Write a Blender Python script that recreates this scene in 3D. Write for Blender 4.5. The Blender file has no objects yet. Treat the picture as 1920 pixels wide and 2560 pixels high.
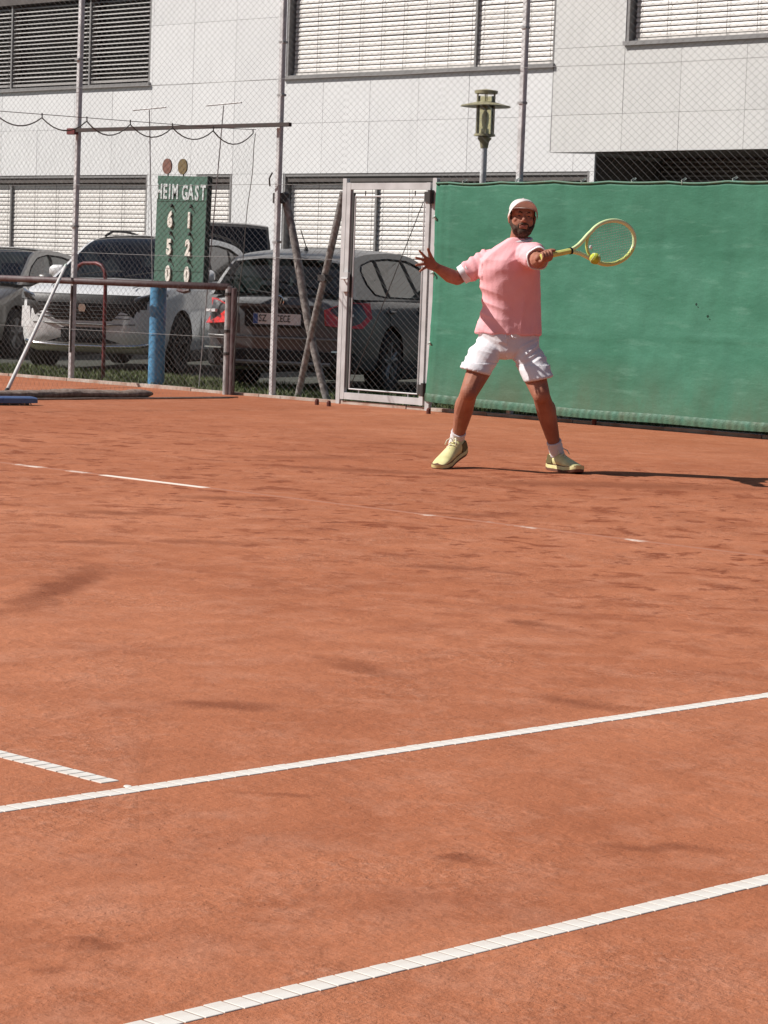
import bpy, bmesh, math, random
import numpy as np
from mathutils import Vector, Matrix, noise
from mathutils.geometry import tessellate_polygon
random.seed(7)
rng = np.random.default_rng(7)
S = bpy.context.scene
COL = S.collection
R = math.radians

# ------------------------------------------------------------------ camera, sky, sun, exposure
cam_d = bpy.data.cameras.new('camera')
cam = bpy.data.objects.new('camera', cam_d)
COL.objects.link(cam)
cam_d.sensor_fit = 'HORIZONTAL'
cam_d.sensor_width = 36.0
cam_d.lens = 36.0 * 6357.06 / 1920.0
cam_d.clip_end = 600
yaw, pit, rol = -0.777663, -0.0885696, 0.0362731
Fv = Vector((math.sin(yaw) * math.cos(pit), math.cos(yaw) * math.cos(pit), math.sin(pit)))
Rv = Vector((math.cos(yaw), -math.sin(yaw), 0))
Uv = Rv.cross(Fv)
R2 = Rv * math.cos(rol) + Uv * math.sin(rol)
U2 = -Rv * math.sin(rol) + Uv * math.cos(rol)
cam.matrix_world = Matrix(((R2.x, U2.x, -Fv.x, 4.212578), (R2.y, U2.y, -Fv.y, -3.54173), (R2.z, U2.z, -Fv.z, 1.114065), (0, 0, 0, 1)))
S.camera = cam

SUN_EL = R(44)
sun_dir = Vector((-0.725 * math.cos(SUN_EL), -0.689 * math.cos(SUN_EL), math.sin(SUN_EL)))
W = bpy.data.worlds.new('World')
S.world = W
W.use_nodes = True
nt = W.node_tree
bg = nt.nodes['Background']
sky = nt.nodes.new('ShaderNodeTexSky')
sky.sky_type = 'NISHITA'
sky.sun_disc = False
sky.sun_elevation = SUN_EL
sky.sun_rotation = math.atan2(-0.725, -0.689)
sky.air_density = 1.0
sky.dust_density = 1.5
nt.links.new(sky.outputs[0], bg.inputs[0])
bg.inputs[1].default_value = 0.05
sl = bpy.data.lights.new('sun', 'SUN')
sl.energy = 5.0
sl.angle = R(0.5)
sl.color = (1.0, 0.955, 0.905)
so = bpy.data.objects.new('sun', sl)
COL.objects.link(so)
so.rotation_euler = (-sun_dir).to_track_quat('-Z', 'Y').to_euler()
so.location = (-20, -10, 30)
S.view_settings.view_transform = 'Standard'
S.view_settings.look = 'None'
S.view_settings.exposure = 0.22
S.view_settings.gamma = 1.0

# ------------------------------------------------------------------ helpers
def lin(r, g, b):
    f = lambda c: (c / 255 / 12.92) if c / 255 <= 0.04045 else ((c / 255 + 0.055) / 1.055) ** 2.4
    return (f(r), f(g), f(b), 1)

def mat(name, col, rough=0.6, metal=0.0, var=0.0, vscale=8.0, bump=0.0, bscale=40.0, coat=0.0, spec=0.5, col2=None, vdetail=5, vlo=0.35, vhi=0.65, stretch=None):
    m = bpy.data.materials.new(name)
    m.use_nodes = True
    t = m.node_tree
    b = t.nodes['Principled BSDF']
    c = tuple(col) if len(col) == 4 else (*col, 1)
    b.inputs['Base Color'].default_value = c
    b.inputs['Roughness'].default_value = rough
    b.inputs['Metallic'].default_value = metal
    b.inputs['Coat Weight'].default_value = coat
    b.inputs['Coat Roughness'].default_value = 0.08
    b.inputs['Specular IOR Level'].default_value = spec
    tc = None
    if var > 0 or bump > 0 or col2:
        tc = t.nodes.new('ShaderNodeTexCoord')
        src = tc.outputs['Object']
        if stretch:
            mp = t.nodes.new('ShaderNodeMapping')
            mp.inputs['Scale'].default_value = stretch
            t.links.new(src, mp.inputs[0])
            src = mp.outputs[0]
    if var > 0 or col2:
        n = t.nodes.new('ShaderNodeTexNoise')
        n.inputs['Scale'].default_value = vscale
        n.inputs['Detail'].default_value = vdetail
        t.links.new(src, n.inputs['Vector'])
        r = t.nodes.new('ShaderNodeValToRGB')
        r.color_ramp.elements[0].position = vlo
        r.color_ramp.elements[1].position = vhi
        if col2:
            r.color_ramp.elements[0].color = tuple(col2) if len(col2) == 4 else (*col2, 1)
            r.color_ramp.elements[1].color = c
        else:
            r.color_ramp.elements[0].color = (*[x * (1 - var) for x in c[:3]], 1)
            r.color_ramp.elements[1].color = (*[min(1, x * (1 + var)) for x in c[:3]], 1)
        t.links.new(n.outputs['Fac'], r.inputs[0])
        t.links.new(r.outputs[0], b.inputs['Base Color'])
    if bump > 0:
        n2 = t.nodes.new('ShaderNodeTexNoise')
        n2.inputs['Scale'].default_value = bscale
        n2.inputs['Detail'].default_value = 6
        t.links.new(src, n2.inputs['Vector'])
        bp = t.nodes.new('ShaderNodeBump')
        bp.inputs['Strength'].default_value = 1.0
        bp.inputs['Distance'].default_value = bump
        t.links.new(n2.outputs['Fac'], bp.inputs['Height'])
        t.links.new(bp.outputs[0], b.inputs['Normal'])
    return m

class MB:
    def __init__(s):
        s.v = []; s.f = []; s.m = []; s.mi = 0
    def add(s, vs, fs):
        o = len(s.v)
        s.v += [tuple(v) for v in vs]
        s.f += [tuple(i + o for i in f) for f in fs]
        s.m += [s.mi] * len(fs)
        return s
    def box(s, x0, x1, y0, y1, z0, z1):
        return s.add([(x, y, z) for z in (z0, z1) for y in (y0, y1) for x in (x0, x1)],
                     [(0, 2, 3, 1), (4, 5, 7, 6), (0, 1, 5, 4), (2, 6, 7, 3), (0, 4, 6, 2), (1, 3, 7, 5)])
    def bbox(s, x0, x1, y0, y1, z0, z1, b=0.006):
        # box whose four long-axis-independent edges are chamfered on the x/z outline
        pts = [(x0 + b, z0), (x1 - b, z0), (x1, z0 + b), (x1, z1 - b), (x1 - b, z1), (x0 + b, z1), (x0, z1 - b), (x0, z0 + b)]
        return s.add([(x, y0, z) for x, z in pts] + [(x, y1, z) for x, z in pts],
                     [tuple(range(8))] + [tuple(range(15, 7, -1))] + [((i + 1) % 8, i, i + 8, (i + 1) % 8 + 8) for i in range(8)])
    def tube(s, pts, r, n=8, cap=True, closed=False):
        pts = [Vector(p) for p in pts]
        k = len(pts)
        rs = r if isinstance(r, (list, tuple)) else [r] * k
        rings = []
        up = None
        for i, p in enumerate(pts):
            if closed:
                d = (pts[(i + 1) % k] - pts[i - 1])
            else:
                d = pts[min(i + 1, k - 1)] - pts[max(i - 1, 0)]
            d = d.normalized() if d.length > 0 else Vector((0, 0, 1))
            if up is None:
                up = Vector((0, 0, 1)) if abs(d.z) < 0.9 else Vector((1, 0, 0))
            a = d.cross(up)
            if a.length < 1e-5: a = d.orthogonal()
            a.normalize()
            b = a.cross(d).normalized()
            up = b
            rings.append([p + (a * math.cos(2 * math.pi * j / n) + b * math.sin(2 * math.pi * j / n)) * rs[i] for j in range(n)])
        vs = [v for rg in rings for v in rg]
        fs = []
        for i in range(k if closed else k - 1):
            i2 = (i + 1) % k
            for j in range(n):
                j2 = (j + 1) % n
                fs.append((i * n + j2, i * n + j, i2 * n + j, i2 * n + j2))
        if cap and not closed:
            fs.append(tuple(range(n)))
            fs.append(tuple((k - 1) * n + j for j in reversed(range(n))))
        return s.add(vs, fs)
    def lathe(s, prof, n=24, c=(0, 0, 0), axis='z'):
        vs = []; fs = []
        for r, z in prof:
            for j in range(n):
                a = 2 * math.pi * j / n
                q = (r * math.cos(a), r * math.sin(a), z)
                if axis == 'x': q = (q[2], q[0], q[1])
                if axis == 'y': q = (q[0], q[2], q[1])
                vs.append((c[0] + q[0], c[1] + q[1], c[2] + q[2]))
        for i in range(len(prof) - 1):
            for j in range(n):
                j2 = (j + 1) % n
                fs.append((i * n + j, i * n + j2, (i + 1) * n + j2, (i + 1) * n + j))
        return s.add(vs, fs)
    def loft(s, rings, cap=True, closed=True):
        n = len(rings[0]); vs = [v for r in rings for v in r]; fs = []
        for i in range(len(rings) - 1):
            for j in range(n if closed else n - 1):
                j2 = (j + 1) % n
                fs.append((i * n + j, i * n + j2, (i + 1) * n + j2, (i + 1) * n + j))
        if cap:
            fs.append(tuple(reversed(range(n))))
            fs.append(tuple((len(rings) - 1) * n + j for j in range(n)))
        return s.add(vs, fs)
    def capsule(s, a, b, ra, rb, n=12, h=4):
        a = Vector(a); b = Vector(b); d = b - a; L = d.length
        dn = d.normalized() if L > 1e-6 else Vector((0, 0, 1))
        pts = []; rs = []
        for i in range(h + 1):
            t = math.pi / 2 * (1 - i / h) ; pts.append(a - dn * ra * math.sin(t)); rs.append(max(ra * math.cos(t), ra * 0.05))
        for i in range(h + 1):
            t = math.pi / 2 * i / h; pts.append(b + dn * rb * math.sin(t)); rs.append(max(rb * math.cos(t), rb * 0.05))
        return s.tube(pts, rs, n)
    def ell(s, c, r, n=16, k=10, rot=None):
        vs = []; M = rot or Matrix.Identity(3)
        rings = []
        for i in range(k + 1):
            t = -math.pi / 2 + math.pi * i / k
            w = max(math.cos(t), 0.02)
            rings.append([Vector(c) + M @ Vector((r[0] * w * math.cos(2 * math.pi * j / n), r[1] * w * math.sin(2 * math.pi * j / n), r[2] * math.sin(t))) for j in range(n)])
        return s.loft(rings)
    def prism(s, poly, y0, y1):
        # poly of (x,z) extruded along y
        n = len(poly)
        return s.add([(x, y0, z) for x, z in poly] + [(x, y1, z) for x, z in poly],
                     [tuple(range(n))] + [tuple(range(2 * n - 1, n - 1, -1))] + [((i + 1) % n, i, i + n, (i + 1) % n + n) for i in range(n)])
    def mesh(s, name, mats, smooth=False, angle=None, recalc=True):
        me = bpy.data.meshes.new(name)
        me.from_pydata(s.v, [], s.f)
        for m in (mats if isinstance(mats, (list, tuple)) else [mats]):
            me.materials.append(m)
        if any(s.m): me.polygons.foreach_set('material_index', s.m)
        if recalc:
            bm = bmesh.new(); bm.from_mesh(me); bmesh.ops.recalc_face_normals(bm, faces=bm.faces); bm.to_mesh(me); bm.free()
        if smooth:
            me.polygons.foreach_set('use_smooth', [True] * len(me.polygons))
            if angle: 
                me.set_sharp_from_angle(angle=R(angle))
        me.update()
        return me
    def obj(s, name, mats, parent=None, smooth=False, angle=None, loc=None, recalc=True):
        return link(name, s.mesh(name, mats, smooth, angle, recalc), parent, loc)

def link(name, me, parent=None, loc=None):
    o = bpy.data.objects.new(name, me)
    COL.objects.link(o)
    if parent is not None: o.parent = parent
    if loc is not None: o.location = loc
    return o

def tag(o, label, cat=None, group=None, kind=None):
    if label: o['label'] = label
    if cat: o['category'] = cat
    if group: o['group'] = group
    if kind: o['kind'] = kind
    return o

def empty(name, loc=(0, 0, 0), rz=0.0):
    o = bpy.data.objects.new(name, None)
    COL.objects.link(o)
    o.location = loc
    o.rotation_euler = (0, 0, rz)
    o.empty_display_size = 0.2
    return o

def evaluate(o):
    bpy.context.view_layer.update()
    dg = bpy.context.evaluated_depsgraph_get()
    me = bpy.data.meshes.new_from_object(o.evaluated_get(dg))
    return me

def remeshed(mb, name, mats, voxel, smooth_it=4, parent=None):
    o = mb.obj(name, mats, parent, smooth=True)
    m = o.modifiers.new('r', 'REMESH'); m.mode = 'VOXEL'; m.voxel_size = voxel; m.use_smooth_shade = True
    if smooth_it:
        k = o.modifiers.new('s', 'SMOOTH'); k.factor = 0.5; k.iterations = smooth_it
    me = evaluate(o)
    o.modifiers.clear()
    old = o.data
    o.data = me
    bpy.data.meshes.remove(old)
    me.name = name
    if not me.materials:
        me.materials.append(mats if not isinstance(mats, (list, tuple)) else mats[0])
    me.polygons.foreach_set('use_smooth', [True] * len(me.polygons))
    return o

def displace(me, fn):
    n = len(me.vertices)
    co = np.empty(n * 3); me.vertices.foreach_get('co', co); co = co.reshape(-1, 3)
    no = np.empty(n * 3); me.vertices.foreach_get('normal', no); no = no.reshape(-1, 3)
    d = np.array([fn(Vector(c), Vector(k)) for c, k in zip(co, no)])
    co += no * d[:, None]
    me.vertices.foreach_set('co', co.ravel())
    me.update()

def text_mesh(txt, size, extrude, name, m, bold=0.0, xs=1.0, align='CENTER', shear=0.0):
    cu = bpy.data.curves.new('t', 'FONT')
    cu.body = txt; cu.size = size; cu.extrude = extrude; cu.offset = bold; cu.align_x = align; cu.align_y = 'CENTER'; cu.resolution_u = 3
    o = bpy.data.objects.new('t', cu); COL.objects.link(o)
    me = evaluate(o)
    bpy.data.objects.remove(o); bpy.data.curves.remove(cu)
    # stand up: text x -> x, y -> z, facing -y
    me.transform(Matrix(((xs, 0, 0, 0), (0, 0, -1, 0), (0, 1, 0, 0), (0, 0, 0, 1))))
    me.materials.clear(); me.materials.append(m); me.name = name
    return me

# ------------------------------------------------------------------ materials
M = {}
M['white_panel'] = mat('white_panel', (0.755, 0.75, 0.745), 0.55, var=0.03, vscale=1.3, bump=0.0004, bscale=300)
def panel_tone(m):
    t = m.node_tree; b = t.nodes['Principled BSDF']; src = b.inputs['Base Color'].links[0].from_socket
    oi = t.nodes.new('ShaderNodeObjectInfo'); mr = t.nodes.new('ShaderNodeMapRange'); mr.inputs['To Min'].default_value = .945; mr.inputs['To Max'].default_value = 1.0
    t.links.new(oi.outputs['Random'], mr.inputs['Value'])
    tc = t.nodes.new('ShaderNodeTexCoord'); mp = t.nodes.new('ShaderNodeMapping'); mp.inputs['Scale'].default_value = (9, 1, .5)
    ad = t.nodes.new('ShaderNodeVectorMath'); ad.operation = 'ADD'
    t.links.new(tc.outputs['Object'], ad.inputs[0]); t.links.new(oi.outputs['Location'], ad.inputs[1]); t.links.new(ad.outputs[0], mp.inputs[0])
    n = t.nodes.new('ShaderNodeTexNoise'); n.inputs['Scale'].default_value = 1.4; n.inputs['Detail'].default_value = 5; t.links.new(mp.outputs[0], n.inputs['Vector'])
    m2 = t.nodes.new('ShaderNodeMapRange'); m2.inputs['From Min'].default_value = .5; m2.inputs['From Max'].default_value = .75; m2.inputs['To Min'].default_value = 1.0; m2.inputs['To Max'].default_value = .93
    t.links.new(n.outputs['Fac'], m2.inputs['Value'])
    mu = t.nodes.new('ShaderNodeMath'); mu.operation = 'MULTIPLY'; t.links.new(mr.outputs[0], mu.inputs[0]); t.links.new(m2.outputs[0], mu.inputs[1])
    x = t.nodes.new('ShaderNodeMix'); x.data_type = 'RGBA'; x.blend_type = 'MULTIPLY'; x.inputs[0].default_value = 1
    t.links.new(src, x.inputs[6]); t.links.new(mu.outputs[0], x.inputs[7]); t.links.new(x.outputs[2], b.inputs['Base Color'])
panel_tone(M['white_panel'])
M['block_panel'] = mat('block_panel', (0.66, 0.65, 0.63), 0.55, var=0.03, vscale=1.1, bump=0.0004, bscale=300)
panel_tone(M['block_panel'])
M['backing'] = mat('backing', (0.34, 0.34, 0.34), 0.9)
M['slat'] = mat('slat', (0.70, 0.665, 0.625), 0.4, var=0.05, vscale=2.0)
M['slat_grey'] = mat('slat_grey', (0.36, 0.345, 0.33), 0.45, var=0.06, vscale=2.0)
M['frame_grey'] = mat('frame_grey', (0.26, 0.25, 0.245), 0.5, metal=0.2, var=0.08, vscale=6)
M['frame_dark'] = mat('frame_dark', (0.10, 0.085, 0.078), 0.6, var=0.15, vscale=4)
M['pane'] = mat('pane', (0.015, 0.017, 0.02), 0.08, spec=0.6)
M['cord'] = mat('cord', (0.10, 0.09, 0.085), 0.8)
M['guide_white'] = mat('guide_white', (0.62, 0.6, 0.58), 0.6)
M['galv'] = mat('galv', (0.44, 0.44, 0.44), 0.5, metal=0.25, col2=(0.26, 0.255, 0.25), vscale=14, bump=0.0006, bscale=120)
M['galv_post'] = mat('galv_post', (0.66, 0.66, 0.66), 0.55, metal=0.0, col2=(0.44, 0.44, 0.44), vscale=7, bump=0.0006, bscale=90)
M['wire'] = mat('wire', (0.19, 0.185, 0.18), 0.6, metal=0.1)
M['channel'] = mat('channel', (0.05, 0.035, 0.04), 0.7, col2=(0.09, 0.05, 0.045), vscale=5)
M['rust'] = mat('rust', (0.055, 0.036, 0.032), 0.75, col2=(0.04, 0.034, 0.03), vscale=11, bump=0.001, bscale=80)
M['rail_paint'] = mat('rail_paint', (0.075, 0.035, 0.038), 0.6, col2=(0.11, 0.085, 0.085), vscale=9, bump=0.0008, bscale=90)
M['brace'] = mat('brace', (0.30, 0.285, 0.265), 0.7, col2=(0.13, 0.12, 0.11), vscale=22, bump=0.002, bscale=60)
M['red_paint'] = mat('red_paint', (0.17, 0.025, 0.027), 0.5, col2=(0.08, 0.02, 0.02), vscale=10)
M['gate_grey'] = mat('gate_grey', (0.56, 0.56, 0.56), 0.5, metal=0.0, col2=(0.44, 0.435, 0.43), vscale=6, bump=0.0004, bscale=120)
M['dark_iron'] = mat('dark_iron', (0.04, 0.035, 0.033), 0.6)
M['net_cord'] = mat('net_cord', (0.10, 0.095, 0.085), 0.85)
M['net_thread'] = mat('net_thread', (0.16, 0.15, 0.14), 0.9)
M['net_bundle'] = mat('net_bundle', (0.26, 0.20, 0.17), 0.95, col2=(0.16, 0.11, 0.085), vscale=25, bump=0.006, bscale=60)
M['board_green'] = mat('board_green', lin(80, 116, 102), 0.5, col2=lin(70, 104, 90), vscale=6, bump=0.0005, bscale=120)
M['board_side'] = mat('board_side', lin(16, 40, 36), 0.6)
M['letter'] = mat('letter', (0.62, 0.70, 0.70), 0.6, var=0.1, vscale=30)
M['digit'] = mat('digit', (0.84, 0.82, 0.74), 0.5)
M['blue_paint'] = mat('blue_paint', lin(86, 150, 190), 0.4, col2=lin(70, 124, 160), vscale=18, bump=0.0006, bscale=60)
M['blue_plastic'] = mat('blue_plastic', lin(30, 62, 130), 0.45, col2=lin(90, 110, 150), vscale=20, vlo=0.55, vhi=0.75)
M['disc_red'] = mat('disc_red', lin(128, 92, 80), 0.6, var=0.1, vscale=20)
M['disc_olive'] = mat('disc_olive', lin(118, 104, 70), 0.6, var=0.1, vscale=20)
M['olive_metal'] = mat('olive_metal', lin(150, 144, 114), 0.5, metal=0.0, var=0.15, vscale=9)
M['kerb'] = mat('kerb', (0.50, 0.43, 0.37), 0.9, col2=(0.36, 0.22, 0.16), vscale=5, bump=0.004, bscale=40)
M['soil'] = mat('soil', (0.07, 0.075, 0.03), 0.95, col2=(0.045, 0.04, 0.02), vscale=7, bump=0.02, bscale=20)
M['parking'] = mat('parking', (0.05, 0.05, 0.04), 0.95, col2=(0.03, 0.034, 0.022), vscale=3, bump=0.004, bscale=30)
M['paving'] = mat('paving', (0.36, 0.35, 0.33), 0.9, col2=(0.28, 0.28, 0.26), vscale=3)
M['line_tile'] = mat('line_tile', (0.70, 0.665, 0.61), 0.6, col2=(0.58, 0.50, 0.43), vscale=9, vlo=0.25, vhi=0.5)
M['peg'] = mat('peg', (0.12, 0.03, 0.02), 0.8)
# car stuff
M['paint_dark'] = mat('paint_dark', (0.085, 0.088, 0.093), 0.38, metal=0.25, coat=0.3)
M['paint_silver'] = mat('paint_silver', (0.70, 0.70, 0.695), 0.34, metal=0.0, coat=0.8)
M['paint_grey'] = mat('paint_grey', (0.22, 0.21, 0.195), 0.35, metal=0.45, coat=0.8)
M['paint_van'] = mat('paint_van', (0.075, 0.07, 0.065), 0.4, metal=0.3, coat=0.5)
M['black_plastic'] = mat('black_plastic', (0.02, 0.02, 0.021), 0.65, spec=0.25)
M['grille'] = mat('grille', (0.015, 0.014, 0.013), 0.5)
M['rubber'] = mat('rubber', (0.018, 0.018, 0.018), 0.85)
M['rim'] = mat('rim', (0.22, 0.215, 0.21), 0.45, metal=0.2)
M['chrome'] = mat('chrome', (0.75, 0.75, 0.75), 0.15, metal=1.0)
M['seat'] = mat('seat', (0.03, 0.03, 0.032), 0.9)
M['red_lamp'] = mat('red_lamp', (0.72, 0.035, 0.03), 0.3, coat=1.0, var=0.3, vscale=14)
M['clear_lamp'] = mat('clear_lamp', (0.40, 0.42, 0.45), 0.12, metal=0.6, coat=1.0)
M['white_lamp'] = mat('white_lamp', (0.8, 0.8, 0.8), 0.2)
M['plate_white'] = mat('plate_white', (0.75, 0.75, 0.75), 0.4)
M['plate_blue'] = mat('plate_blue', (0.03, 0.10, 0.35), 0.4)
M['plate_red'] = mat('plate_red', (0.4, 0.03, 0.03), 0.4)
M['ink'] = mat('ink', (0.02, 0.02, 0.02), 0.6)

def glass_mat(name, tint, ref=0.12, rough=0.02):
    m = bpy.data.materials.new(name); m.use_nodes = True
    t = m.node_tree; t.nodes.clear()
    o = t.nodes.new('ShaderNodeOutputMaterial'); mx = t.nodes.new('ShaderNodeMixShader')
    tr = t.nodes.new('ShaderNodeBsdfTransparent'); gl = t.nodes.new('ShaderNodeBsdfGlossy')
    fr = t.nodes.new('ShaderNodeFresnel'); fr.inputs[0].default_value = 1.5
    ad = t.nodes.new('ShaderNodeMath'); ad.operation = 'ADD'; ad.use_clamp = True; ad.inputs[1].default_value = ref
    tr.inputs[0].default_value = (*tint, 1); gl.inputs['Roughness'].default_value = rough
    t.links.new(fr.outputs[0], ad.inputs[0]); t.links.new(ad.outputs[0], mx.inputs[0])
    t.links.new(tr.outputs[0], mx.inputs[1]); t.links.new(gl.outputs[0], mx.inputs[2]); t.links.new(mx.outputs[0], o.inputs[0])
    return m
M['car_glass'] = glass_mat('car_glass', (0.60, 0.70, 0.67), 0.03)
M['car_glass_dark'] = glass_mat('car_glass_dark', (0.16, 0.18, 0.18), 0.02, 0.05)
M['lamp_glass'] = glass_mat('lamp_glass', (0.94, 0.92, 0.80), 0.06, 0.15)

# clay: base, broad drag tone, scuffs, grains
def clay_material():
    m = bpy.data.materials.new('red_clay'); m.use_nodes = True
    t = m.node_tree; b = t.nodes['Principled BSDF']; N = t.nodes.new; Lk = t.links.new
    b.inputs['Roughness'].default_value = 0.95
    b.inputs['Specular IOR Level'].default_value = 0.12
    tc = N('ShaderNodeTexCoord')
    def nz(scale, detail=5, rough=0.55, dist=0.0, st=None, off=None):
        src = tc.outputs['Object']
        if st:
            mp = N('ShaderNodeMapping'); mp.inputs['Scale'].default_value = st
            mp.inputs['Rotation'].default_value = (0, 0, off or 0)
            Lk(src, mp.inputs[0]); src = mp.outputs[0]
        n = N('ShaderNodeTexNoise'); n.inputs['Scale'].default_value = scale; n.inputs['Detail'].default_value = detail
        n.inputs['Roughness'].default_value = rough; n.inputs['Distortion'].default_value = dist
        Lk(src, n.inputs['Vector']); return n.outputs['Fac']
    def rng_(v, a, bb, lo=0.0, hi=1.0):
        r = N('ShaderNodeMapRange'); r.inputs['From Min'].default_value = a; r.inputs['From Max'].default_value = bb
        r.inputs['To Min'].default_value = lo; r.inputs['To Max'].default_value = hi; Lk(v, r.inputs['Value']); return r.outputs[0]
    def mul(a, c):
        x = N('ShaderNodeMath'); x.operation = 'MULTIPLY'; x.use_clamp = True
        Lk(a, x.inputs[0])
        if isinstance(c, float): x.inputs[1].default_value = c
        else: Lk(c, x.inputs[1])
        return x.outputs[0]
    def mix(fac, A, B):
        x = N('ShaderNodeMix'); x.data_type = 'RGBA'
        if isinstance(fac, float): x.inputs[0].default_value = fac
        else: Lk(fac, x.inputs[0])
        for i, c in ((6, A), (7, B)):
            if isinstance(c, tuple): x.inputs[i].default_value = c
            else: Lk(c, x.inputs[i])
        return x.outputs[2]
    base = mix(rng_(nz(0.45, 4), 0.3, 0.7), (0.365, 0.124, 0.059, 1), (0.462, 0.178, 0.093, 1))
    base = mix(mul(rng_(nz(2.6, 6, 0.62), 0.42, 0.68), 0.6), base, (0.28, 0.090, 0.042, 1))
    base = mix(mul(rng_(nz(5.0, 6, 0.66, 0.3), 0.48, 0.70), 0.6), base, (0.48, 0.215, 0.132, 1))
    # drag-net brushing: faint long lines along the sidelines
    base = mix(mul(rng_(nz(3.0, 4, 0.6, 0, (1.0, 0.12, 1), 0.12), 0.5, 0.78), 0.35), base, (0.28, 0.092, 0.047, 1))
    # scuffed damp marks, mostly around the baseline
    sep = N('ShaderNodeSeparateXYZ'); Lk(tc.outputs['Object'], sep.inputs[0])
    zone = rng_(sep.outputs['Y'], 1.5, 5.0)
    far = rng_(sep.outputs['Y'], 10.5, 8.6)
    worn = mul(rng_(sep.outputs['Y'], 4.5, 8.0), rng_(nz(0.8, 5, 0.6), 0.32, 0.6))
    base = mix(mul(worn, 0.5), base, (0.30, 0.095, 0.044, 1))
    sc = mul(rng_(nz(4.0, 6, 0.64, 0.4), 0.548, 0.612), mul(mul(zone, far), 0.85))
    base = mix(sc, base, (0.215, 0.058, 0.025, 1))
    sc2 = mul(rng_(nz(7.5, 4, 0.6, 0.2, (1, 0.7, 1), 0.9), 0.60, 0.655), mul(mul(zone, far), 0.9))
    base = mix(sc2, base, (0.19, 0.05, 0.022, 1))
    sc3 = mul(rng_(nz(1.3, 6, 0.6), 0.60, 0.70), 0.22)
    base = mix(sc3, base, (0.24, 0.075, 0.037, 1))
    # rough trodden patches, with paler speckles
    patchy = rng_(nz(1.7, 5, 0.62, 0.3), 0.45, 0.62)
    base = mix(mul(mul(patchy, rng_(nz(28, 4, 0.7), 0.5, 0.68)), 0.55), base, (0.50, 0.235, 0.15, 1))
    # single slide marks: (x, y, half length, half width, angle, strength)
    wob = N('ShaderNodeTexNoise'); wob.inputs['Scale'].default_value = 6; wob.inputs['Detail'].default_value = 4
    Lk(tc.outputs['Object'], wob.inputs['Vector'])
    wv = N('ShaderNodeVectorMath'); wv.operation = 'MULTIPLY_ADD'
    wv.inputs[1].default_value = (0.22, 0.22, 0); wv.inputs[2].default_value = (-0.11, -0.11, 0)
    Lk(wob.outputs['Color'], wv.inputs[0])
    wc = N('ShaderNodeVectorMath'); wc.operation = 'ADD'; Lk(tc.outputs['Object'], wc.inputs[0]); Lk(wv.outputs[0], wc.inputs[1])
    for (x, y, a, w, ang, st) in SCUFFS:
        mp = N('ShaderNodeMapping'); mp.vector_type = 'TEXTURE'
        mp.inputs['Location'].default_value = (x, y, 0); mp.inputs['Rotation'].default_value = (0, 0, ang); mp.inputs['Scale'].default_value = (a, w, 1)
        Lk(wc.outputs[0], mp.inputs[0])
        ln = N('ShaderNodeVectorMath'); ln.operation = 'LENGTH'; Lk(mp.outputs[0], ln.inputs[0])
        base = mix(mul(rng_(ln.outputs['Value'], 1.15, 0.35), st), base, (0.22, 0.07, 0.034, 1))
    # grains
    g = nz(95, 6, 0.75)
    base = mix(mul(rng_(g, 0.56, 0.74), 0.55), base, (0.55, 0.29, 0.2, 1))
    base = mix(mul(rng_(g, 0.46, 0.28), 0.6), base, (0.17, 0.05, 0.024, 1))
    Lk(base, b.inputs['Base Color'])
    hm = N('ShaderNodeMath'); hm.operation = 'MULTIPLY'; Lk(patchy, hm.inputs[0]); Lk(nz(26, 5, 0.7), hm.inputs[1])
    add0 = N('ShaderNodeMath'); add0.operation = 'ADD'; Lk(hm.outputs[0], add0.inputs[0]); Lk(nz(14, 5, 0.65), add0.inputs[1])
    add = N('ShaderNodeMath'); add.operation = 'MULTIPLY_ADD'; add.inputs[1].default_value = 0.30
    Lk(nz(75, 7, 0.75), add.inputs[0]); Lk(add0.outputs[0], add.inputs[2])
    bp = N('ShaderNodeBump'); bp.inputs['Distance'].default_value = 0.012; bp.inputs['Strength'].default_value = 0.8
    Lk(add.outputs[0], bp.inputs['Height']); Lk(bp.outputs[0], b.inputs['Normal'])
    return m
SCUFFS = [(-2.95, 2.1, 0.80, 0.11, 2.25, 0.95), (-0.73, 0.89, 0.15, 0.10, 0.7, 0.85), (-1.0, 1.68, 0.22, 0.11, -0.1, 0.7), (-0.23, 1.75, 0.19, 0.085, 0.18, 0.75), (-1.4, 2.88, 0.10, 0.08, 0.0, 0.85),
          (0.22, 0.22, 0.12, 0.03, 0.8, 0.65), (0.95, -0.89, 0.05, 0.035, 0.4, 0.7), (1.06, -1.03, 0.045, 0.03, 0.4, 0.5), (0.9, 0.08, 0.06, 0.05, 0.8, 0.85), (1.06, 0.48, 0.12, 0.05, 0.75, 0.7),
          (-2.7, 3.85, 0.26, 0.10, 0.6, 0.6), (-5.3, 7.95, 1.2, 0.28, 0.95, 0.75), (-6.6, 7.3, 0.7, 0.2, 0.6, 0.7), (-7.6, 7.7, 0.8, 0.14, 1.3, 0.6), (-5.5, 5.15, 0.35, 0.14, 0.8, 0.75), (-5.1, 4.1, 0.3, 0.12, 0.8, 0.7),
          (-4.1, 3.15, 0.3, 0.09, 0.8, 0.7), (-3.9, 3.6, 0.25, 0.09, 0.8, 0.6), (-8.4, 9.4, 0.5, 0.12, 0.9, 0.6), (-4.35, 5.7, 0.3, 0.10, 0.8, 0.8)]
M['clay'] = clay_material()

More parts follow.
